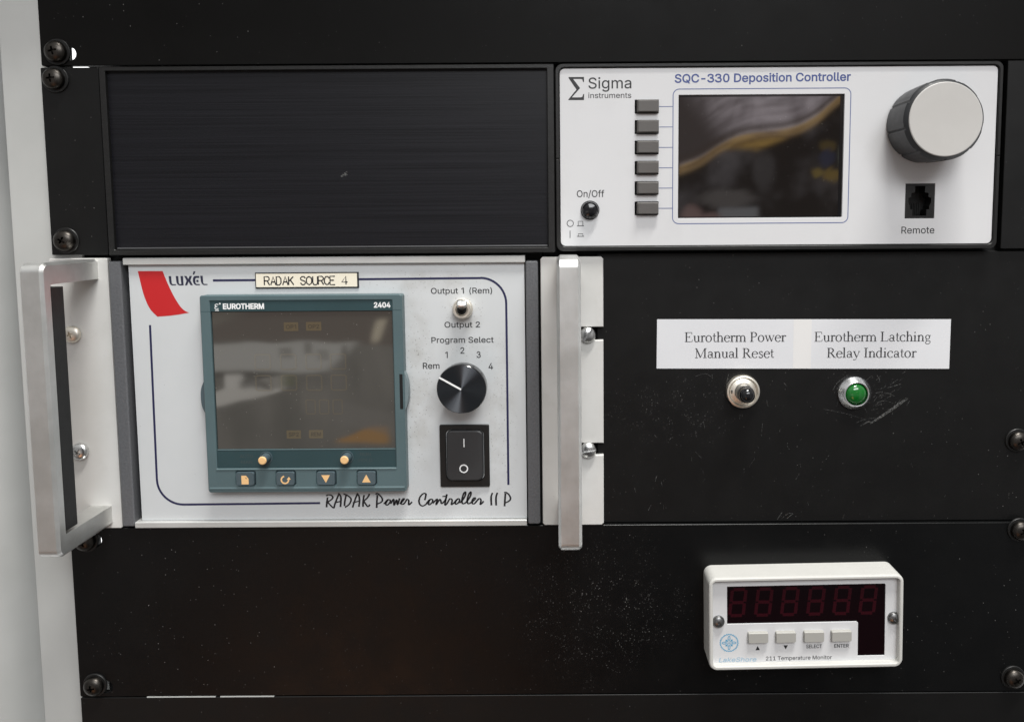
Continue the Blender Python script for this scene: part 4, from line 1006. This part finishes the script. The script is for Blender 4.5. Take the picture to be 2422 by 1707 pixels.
add('emblem', ep, 'print_white', hd_)
win = add('window', box(77.75, 164.05, -182.6, -115.6, 0.5, 4.6, 0.2), 'window', tc_)
HW = 4.65
sil = bmesh.new()
for x0, x1, z0, z1, t_ in ((112.0, 118.9, -125.1, -120.9, 'OP1'), (122.6, 129.9, -125.0, -120.8, 'OP2'), (111.4, 118.3, -177.5, -173.4, 'SP2'), (122.2, 129.0, -177.4, -173.3, 'REM')):
    add('annunciator', shape([rr(x0, x1, z0, z1, .2, 2)], HW), 'window_tint', win)
    add('annunciator_lettering', text(t_, x0+1.0, x1-1.0, z0+1.1, 1.9, HW+.05, .04), 'window_ink', win)
for x in (101.2, 113.5, 125.6, 137.4):
    for z in (-140.0, -150.2): add('ghost_segment', ribbon([rr(x-3.6, x+3.6, z-3.6, z+3.6, .8, 3)], HW, .7, True), 'window_tint2', win)
for x in (123.5, 130.0, 136.5): add('ghost_segment', ribbon([rr(x-2.2, x+2.2, -165.4, -158.6, .6, 3)], HW, .55, True), 'window_tint2', win)
lb = add('lower_panel', box(77.7, 164.1, -191.6, -182.65, 1, 5.2), 'teal_dark', tc_)
add('window_edge', box(77.8, 164.0, -182.95, -182.55, 4.4, 5.35, .1), 'teal', lb)
for t_, x0, x1, z in (('AUTO', 88.6, 94.9, -186.6), ('MAN', 89.1, 94.5, -189.5), ('RUN', 146.8, 152.0, -186.0), ('HOLD', 146.0, 152.6, -189.0)):
    add('lettering', text(t_, x0, x1, z, 1.55, 5.24, .03), 'ink_faint', lb)
for x in (101.3, 140.5):
    pb = add('push_stud', lathe(x, -186.6, [(3.05, 5.2), (3.05, 5.4), (2.75, 5.45), (2.75, 5.0), (2.35, 5.0), (2.25, 9.4), (2.1, 9.8), (0, 9.95)], 32), 'teal_key', tc_)
    add('stud_cap', lathe(x, -186.6, [(2.0, 9.7), (1.95, 10.1), (1.6, 10.35), (0, 10.4)], 32), 'amber', pb)
b_h = 6.9
def key(x, marks):
    o = rr(x+.25, x+9.15, -199.95, -193.25, 1.0, 4)
    cx, cz = x+4.7, -196.6
    k = add('membrane_key', stack([(o, 1), (o, 6.3), ([(cx+(a_-cx)*.95, cz+(c_-cz)*.93) for a_, c_ in o], b_h)]), 'teal_key', tc_)
    add('symbol', marks(cx, cz), 'amber', k)
    return k
add('key_well', box(86, 155.5, -200.8, -192.4, 0.2, 1.2), 'void', tc_)
S_H = b_h+.05
key(86.6, lambda x, z: shape([[(x-1.7, z-2.6), (x+1.75, z-2.6), (x+1.75, z+.2), (x+.6, z+1.7), (x-1.7, z+1.7)], [(x+.35, z+.95), (x+1.05, z+.1), (x+.35, z+.1)]], S_H))
def turn(x, z):
    bm = ribbon([[(x-.1+1.75*math.cos(math.radians(a_)), z-.5+1.75*math.sin(math.radians(a_))) for a_ in range(100, 371, 15)]], S_H, .72)
    return join(bm, shape([[(x+.7, z-.4), (x+2.75, z-.4), (x+1.9, z+1.0)]], S_H+.01))
key(106.0, turn)
key(125.6, lambda x, z: shape([[(x-2.1, z+1.7), (x+2.1, z+1.7), (x+.05, z-2.1)]], S_H))
key(145.2, lambda x, z: shape([[(x-2.05, z-2.0), (x+2.05, z-2.0), (x, z+1.9)]], S_H))
def clip(x, zc_, hz, side, wd):
    pr = []
    for i in range(17):
        t = -1+i/8; pr.append((x+side*wd*(1-abs(t)**2.6), zc_+hz*t))
    lp = pr+[(x-side*.6, zc_+hz), (x-side*.6, zc_-hz)]
    if side < 0: lp = lp[::-1]
    c_ = ((x+side*.8), zc_)
    return stack([(lp, 1.2), (lp, 3.6), ([(c_[0]+(a_-c_[0])*.8, c_[1]+(b_-c_[1])*.97) for a_, b_ in lp], 4.6)], cap0=True)
add('latch', clip(73.2, -157.0, 8.8, -1, 2.9), 'teal_key', tc_)
add('latch', clip(168.6, -154.6, 10.2, 1, 2.3), 'latch_grey', tc_)
add('latch_slot', box(166.9, 168.4, -163.0, -146.0, 5.6, 6.06), 'void', bz)

# ------------------------------------------------------------------ right hand blank panel of the middle row
C2 = -2.3
wp = thing('blank_panel', 'scratched black panel right of the metal handle, with the white paper label on it', 'blank panel', 374, -223.2, C2)
add('plate', shape([rr(262.0, 482, -223.0, -89.4, 0.4, 2)], C2-2.9, C2, 0.2), 'worn_black', wp)
add('chassis_or_backing', box(236, 480, -223.2, -88.8, -80, -5.4), 'void', wp)  # unseen box added to keep back light out of this panel's gaps
pan_screw(468.6, -182.6, C2+.9, 4.8, 3.4, 'black_steel', wp, 20, wr=5.9)
def sc7(px, py):
    X_, Y_ = 1440+px/2.8, 880+py/2.8
    return (291.0+(X_-1553.5)*.2063, -121.5-(Y_-754.5)*.2119-(X_-1553.5)/700*1.0)
lines = [([(1490, 110), (1520, 60), (1590, 10)], 3), ([(1500, 130), (1530, 80), (1560, 50)], 2), ([(795, 0), (785, 60), (783, 100)], 3), ([(575, 20), (640, 2), (690, 30)], 2), ([(685, 5), (688, 35)], 2),
         ([(1745, 330), (1860, 255), (1990, 165)], 16), ([(1750, 322), (1870, 240), (1980, 160)], 6), ([(1680, 345), (1730, 318), (1760, 325)], 7), ([(1640, 330), (1700, 305), (1790, 290)], 3),
         ([(1430, 235), (1570, 262), (1720, 305)], 2), ([(1780, 10), (1800, 45), (1790, 60)], 3), ([(1850, 95), (1940, 70)], 5), ([(1870, 75), (1920, 40)], 3), ([(1775, 130), (1820, 120), (1800, 150)], 4),
         ([(1790, 160), (1850, 130), (1900, 150)], 3), ([(1760, 215), (1830, 180), (1900, 200)], 2), ([(1050, 175), (1060, 215)], 3), ([(1025, 330), (1018, 410)], 2), ([(630, 310), (640, 360)], 3), ([(265, 910), (282, 875)], 5),
         ([(1135, 970), (1165, 925)], 5), ([(1165, 965), (1210, 930), (1240, 935)], 4), ([(1200, 965), (1240, 932)], 4), ([(1255, 700), (1280, 660)], 2), ([(1445, 580), (1475, 540)], 2), ([(310, 715), (320, 680)], 3), ([(905, 630), (908, 655)], 3),
         ([(580, 520), (620, 560)], 2), ([(405, 440), (415, 425)], 4), ([(172, 760), (178, 790)], 3), ([(350, 720), (358, 750)], 3), ([(600, 350), (630, 320)], 2), ([(870, 300), (880, 250)], 2), ([(940, 620), (980, 560)], 1.5), ([(1690, 200), (1720, 255)], 2), ([(1700, 60), (1740, 20), (1760, 30)], 2)]
for i in range(60):
    cx, cy = random.gauss(1760, 110), random.gauss(150, 90); a_ = random.uniform(0.2, 1.3); l = random.uniform(8, 45)
    lines.append(([(cx, cy), (cx+l*math.cos(a_), cy-l*math.sin(a_))], random.uniform(1, 2.4)))
for i in range(45):
    cx, cy = random.uniform(30, 2280), random.uniform(20, 980); a_ = random.uniform(0.6, 2.4); l = random.uniform(5, 35)
    lines.append(([(cx, cy), (cx+l*math.cos(a_), cy-l*math.sin(a_))], random.uniform(.8, 2.2)))
paths = [[sc7(*q) for q in smooth_path(p_, 4)] for p_, w in lines]
wl = []
for (p_, w), q in zip(lines, paths):
    n = len(q); wl.append([w*.0737*(.35+.65*math.sin(math.pi*(i+.5)/n)) for i in range(n)])
add('scratch_marks', ribbon(paths, C2+.02, wl, step=.003), 'scratch', wp)['kind'] = 'stuff'

HL = C2+.12
lab = thing('paper_label', 'long white paper label with serif text stuck on the scratched black panel', 'label', 362.5, -146, C2)
pp = add('paper', shape([[(290.9, -145.7), (433.9, -146.75), (433.95, -122.4), (291.1, -121.5)]], C2+.01, HL), 'paper', lab)
add('overlap', shape([[(357.5, -146.15), (366.3, -146.2), (366.3, -122.0), (357.5, -121.95)]], HL+.03), 'paper_seam', pp)
for t_, x0, x1, z, tl in (('Eurotherm Power', 304.6, 353.9, -132.7, -.002), ('Manual Reset', 309.6, 348.2, -140.6, -.003), ('Eurotherm Latching', 367.8, 424.5, -132.9, -.004), ('Relay Indicator', 374.0, 417.7, -140.85, -.004)):
    add('lettering', serif_text(t_, x0, x1, z, 4.75, HL+.06, tl), 'ink_grey', pp)

pbn = thing('push_button', 'small black domed push button in a knurled nickel ring under the paper label', 'push button', 332.9, -157, C2)
ring = []
for i in range(160):
    t = 2*math.pi*i/160; r_ = 8.05+(0.10 if i % 2 else -0.10); ring.append((332.9+r_*math.cos(t), -157+r_*math.sin(t)))
flat = lambda r_: circ(332.9, -157, r_, 160)
rg = add('ring', stack([(ring, C2), (ring, C2+2.4), (flat(7.9), C2+2.9), (flat(7.2), C2+3.1), (flat(6.9), C2+2.5), (flat(6.3), C2+2.1), (flat(5.6), C2+2.4), (flat(4.5), C2+2.9), (flat(4.25), C2+2.9), (flat(4.2), C2+1.0)], cap1=False), 'nickel', pbn, sharp=30)
add('key_notch', box(327.0, 327.7, -157.7, -156.2, C2+1.9, C2+2.55), 'void', rg)
add('sleeve', lathe(332.9, -157, [(4.15, C2), (4.15, C2+7.6), (3.95, C2+7.9), (3.6, C2+7.9)], 40), 'steel', pbn)
add('button', lathe(332.9, -157, [(3.75, C2+5), (3.75, C2+10.2), (3.55, C2+11.2), (3.0, C2+12.1), (2.0, C2+12.8), (1.0, C2+13.1), (0, C2+13.2)], 40), 'black_gloss', pbn)

gl = thing('indicator_lamp', 'round green indicator lamp in a chrome ring under the paper label', 'indicator lamp', 387.7, -158.4, C2)
add('ring', lathe(387.7, -158.4, [(8.1, C2), (8.1, C2+1.2), (7.9, C2+1.5), (6.35, C2+3.6), (5.9, C2+3.9), (5.5, C2+3.8), (5.3, C2+3.0), (5.25, C2+1)], 64), 'chrome', gl)
add('lens', lathe(387.6, -158.3, [(5.2, C2+1), (5.15, C2+2.6), (4.8, C2+3.6), (4.0, C2+4.5), (2.8, C2+5.1), (1.4, C2+5.4), (0, C2+5.5)], 48), 'green', gl)

# ------------------------------------------------------------------ lower panel
lp_ = thing('blank_panel', 'dusty black panel below the power controller, holding the small red digit monitor', 'blank panel', 241.3, -311, 0)
mon_hole = rr(318, 405, -288, -246, 1)
add('plate', shape([rr(0.5, 482, -310.9, -223.35, 0.8, 3), slot_hole(4.6, 16.0, -229.5, 3.15), slot_hole(4.6, 17.2, -305.6, 3.15)], -2.9, 0, 0.24), 'low_black', lp_)
add('chassis_or_backing', box(19, 33.5, -311.2, -223.3, -80, -5.4), 'void', lp_)  # panel has no chassis; unseen dark boxes added here to block back light
add('chassis_or_backing', box(8, 18.9, -311.2, -298, -60, -5.6), 'void', lp_)  # added behind the lower slot so no light shows through it
add('chassis_or_backing', box(99, 480, -311.2, -223.3, -80, -5.4), 'void', lp_)
add('chassis_or_backing', box(33.5, 99, -311.2, -223.3, -80, -5.4), 'void', lp_)
sA = pan_screw(8.8, -229.4, 0.9, 4.8, 3.6, 'black_steel', lp_, 30, wr=5.9)
sB = pan_screw(8.7, -304.3, 0.9, 4.8, 3.6, 'black_steel', lp_, 6, wr=5.9)
sC = pan_screw(470.2, -226.9, 0.9, 4.8, 3.6, 'black_steel', lp_, 25, wr=5.9)
sD = pan_screw(470.2, -303.2, 0.9, 4.8, 3.6, 'black_steel', lp_, 35, wr=5.9)
for o in (sC, sD): o.data.materials[0] = M['steel_dull'] if 'steel_dull' in M else M['black_steel']

bp = thing('blank_panel', 'plain black panel edge running along the bottom below the dusty panel', 'blank panel', 241.3, -400, 0)
add('plate', shape([rr(0.6, 482, -400, -311.45, 0.6, 3)], -2.9, 0, 0.22), 'black_paint', bp)
add('chassis_or_backing', box(19, 480, -399, -311.3, -80, -5.4), 'void', bp)  # unseen dark box added behind the plate against light from the back
for x0, x1 in ((34.2, 68.8), (71.2, 98.3)): add('gap_strip', box(x0, x1, -311.48, -311.0, -1.5, 0.12), 'rack_grey', bp)  # pale strips laid along the gap above this panel

# ear screws of the power controller
pan_screw(8.6, -126.5, 0.9, 4.1, 2.6, 'nickel', pw, 20, washer=False)
pan_screw(8.8, -184.2, 0.9, 4.2, 2.6, 'zinc', pw, -35, washer=False)
pan_screw(257.2, -128.4, 0.9, 3.85, 2.6, 'zinc', pw, 52, washer=False, slot=True)
pan_screw(257.2, -185.1, 0.9, 3.95, 2.6, 'zinc', pw, 10, washer=False, slot=True)

# ------------------------------------------------------------------ small temperature monitor, mounted slightly askew
mo = thing('temperature_monitor', 'small cream white temperature monitor with an unlit red six digit display', 'temperature monitor', 361.6, -266.2, 0)
mo.rotation_euler = (0, -math.radians(0.83), 0)
ORG[mo.name] = Vector((0, 0, 0))
cs = lambda x0, x1, z0, z1, r_: rr(x0, x1, z0, z1, r_, 7)
HC = 14.0
case = stack([(cs(-47.0, 46.6, -23.9, 22.6, 4.0), 0), (cs(-47.0, 46.6, -23.9, 22.6, 4.0), HC-1.2), (cs(-46.7, 46.3, -23.6, 22.3, 3.8), HC-.35), (cs(-46.2, 45.8, -23.1, 21.8, 3.4), HC),
              (cs(-45.4, 45.0, -22.2, 21.0, 2.4), HC), (cs(-45.0, 44.6, -21.8, 20.6, 1.2), HC-.4), (cs(-44.9, 44.5, -21.7, 20.5, 1.0), HC-3.6)], cap1=False)
add('case', case, 'case_cream', mo)
HP = HC-3.2
disp = [(-37.6, -2.15), (25.2, -2.15), (25.9, -2.8), (25.9, -19.6), (39.0, -19.6), (39.0, 16.2), (38.5, 16.7), (-37.6, 16.7)]
btn_u = [-27.7, -14.3, -.7, 12.6]
fpm = add('faceplate', shape([rr(-44.95, 44.55, -21.75, 20.55, .9, 3), disp], HP-1.5, HP, .08), 'face_white', mo)
dsp = add('display_window', box(-38.2, 39.6, -20.2, 17.3, HP-2.2, HP-.45), 'led_window', mo)
def digit(x):
    s_, w_, z0, z1 = .15, 6.6, 1.9, 15.0; zm = (z0+z1)/2
    P = lambda a_, z: (x+a_*w_+(z-z0)*s_*.75, z)
    g = .35
    segs = [[P(.08, z1), P(.92, z1)], [P(.08, zm), P(.92, zm)], [P(.08, z0), P(.92, z0)], [P(0, zm+g), P(0, z1-g)], [P(1, zm+g), P(1, z1-g)], [P(0, z0+g), P(0, zm-g)], [P(1, z0+g), P(1, zm-g)]]
    return ribbon(segs, HP-.40, 1.6)
d0 = add('digit', digit(-36.4), 'led_seg', dsp)
for i in range(1, 6): copy_of(d0, 12.64*i, 0, dsp)
for u_ in btn_u:
    o_ = rr(u_, u_+9.7, -11.2, -6.0, .6, 4); cx, cz = u_+4.85, -8.6
    add('key', stack([(o_, HP-.2), (o_, HP+1.5), ([(cx+(a_-cx)*.96, cz+(b_-cz)*.90) for a_, b_ in o_], HP+2.0)]), 'btn_putty', mo)
HT = HP+.05
add('lettering', text('SELECT', .75, 8.45, -15.1, 1.75, HT, .05), 'ink', fpm)
add('lettering', text('ENTER', 14.45, 21.5, -15.1, 1.75, HT, .05), 'ink', fpm)
add('lettering', text('211 Temperature Monitor', -18.8, 13.3, -20.9, 1.95, HT, .02, foot=True), 'ink', fpm)
add('arrow_mark', shape([[(-23.9, -15.6), (-21.7, -15.6), (-22.8, -13.5)]], HT), 'ink', fpm)
add('arrow_mark', shape([[(-10.3, -13.4), (-8.1, -13.4), (-9.2, -15.5)]], HT), 'ink', fpm)
add('lettering', text('LakeShore', -41.7, -23.6, -21.3, 2.2, HT, .02, slant=.22), 'pale_ink', fpm)
lu, lw = -36.7, -11.6
zig = []
for i in range(64):
    r_ = 4.55 if i % 2 else 4.0; t = 2*math.pi*i/64; zig.append((lu+r_*math.cos(t), lw+r_*math.sin(t)))
lg = ribbon([zig], HT, .44, True)
for k in range(4):
    t = math.pi/2*k; co, si = math.cos(t), math.sin(t)
    el = [(2.35+1.05*math.cos(q*math.pi/8), .48*math.sin(q*math.pi/8)) for q in range(16)]
    ribbon([[(lu+x*co-z*si, lw+x*si+z*co) for x, z in el]], HT+.01, .34, True, bm=lg)
    t += math.pi/4; co, si = math.cos(t), math.sin(t)
    sp_ = [[(.8, 0), (2.35, 0)], [(1.3, 0), (1.95, .55)], [(1.3, 0), (1.95, -.55)]]
    ribbon([[(lu+x*co-z*si, lw+x*si+z*co) for x, z in q] for q in sp_], HT+.02, .36, bm=lg)
    t += math.pi/4; co, si = math.cos(t), math.sin(t)
    ribbon([[(lu+x*co-z*si, lw+x*si+z*co) for x, z in ((0, 0), (1.2, 0))]], HT+.03, .2, bm=lg)
add('logo', lg, 'sky_ink', fpm)
for cx, cz in ((-41.9, -.6), (43.0, -.5)):
    s_ = lathe(cx, cz, [(3.0, HP), (2.95, HP+.7), (2.5, HP+1.5), (1.6, HP+2.0), (.75, HP+2.15), (.7, HP+1.6), (0, HP+1.5)], 32)
    add('screw', s_, 'steel', mo)
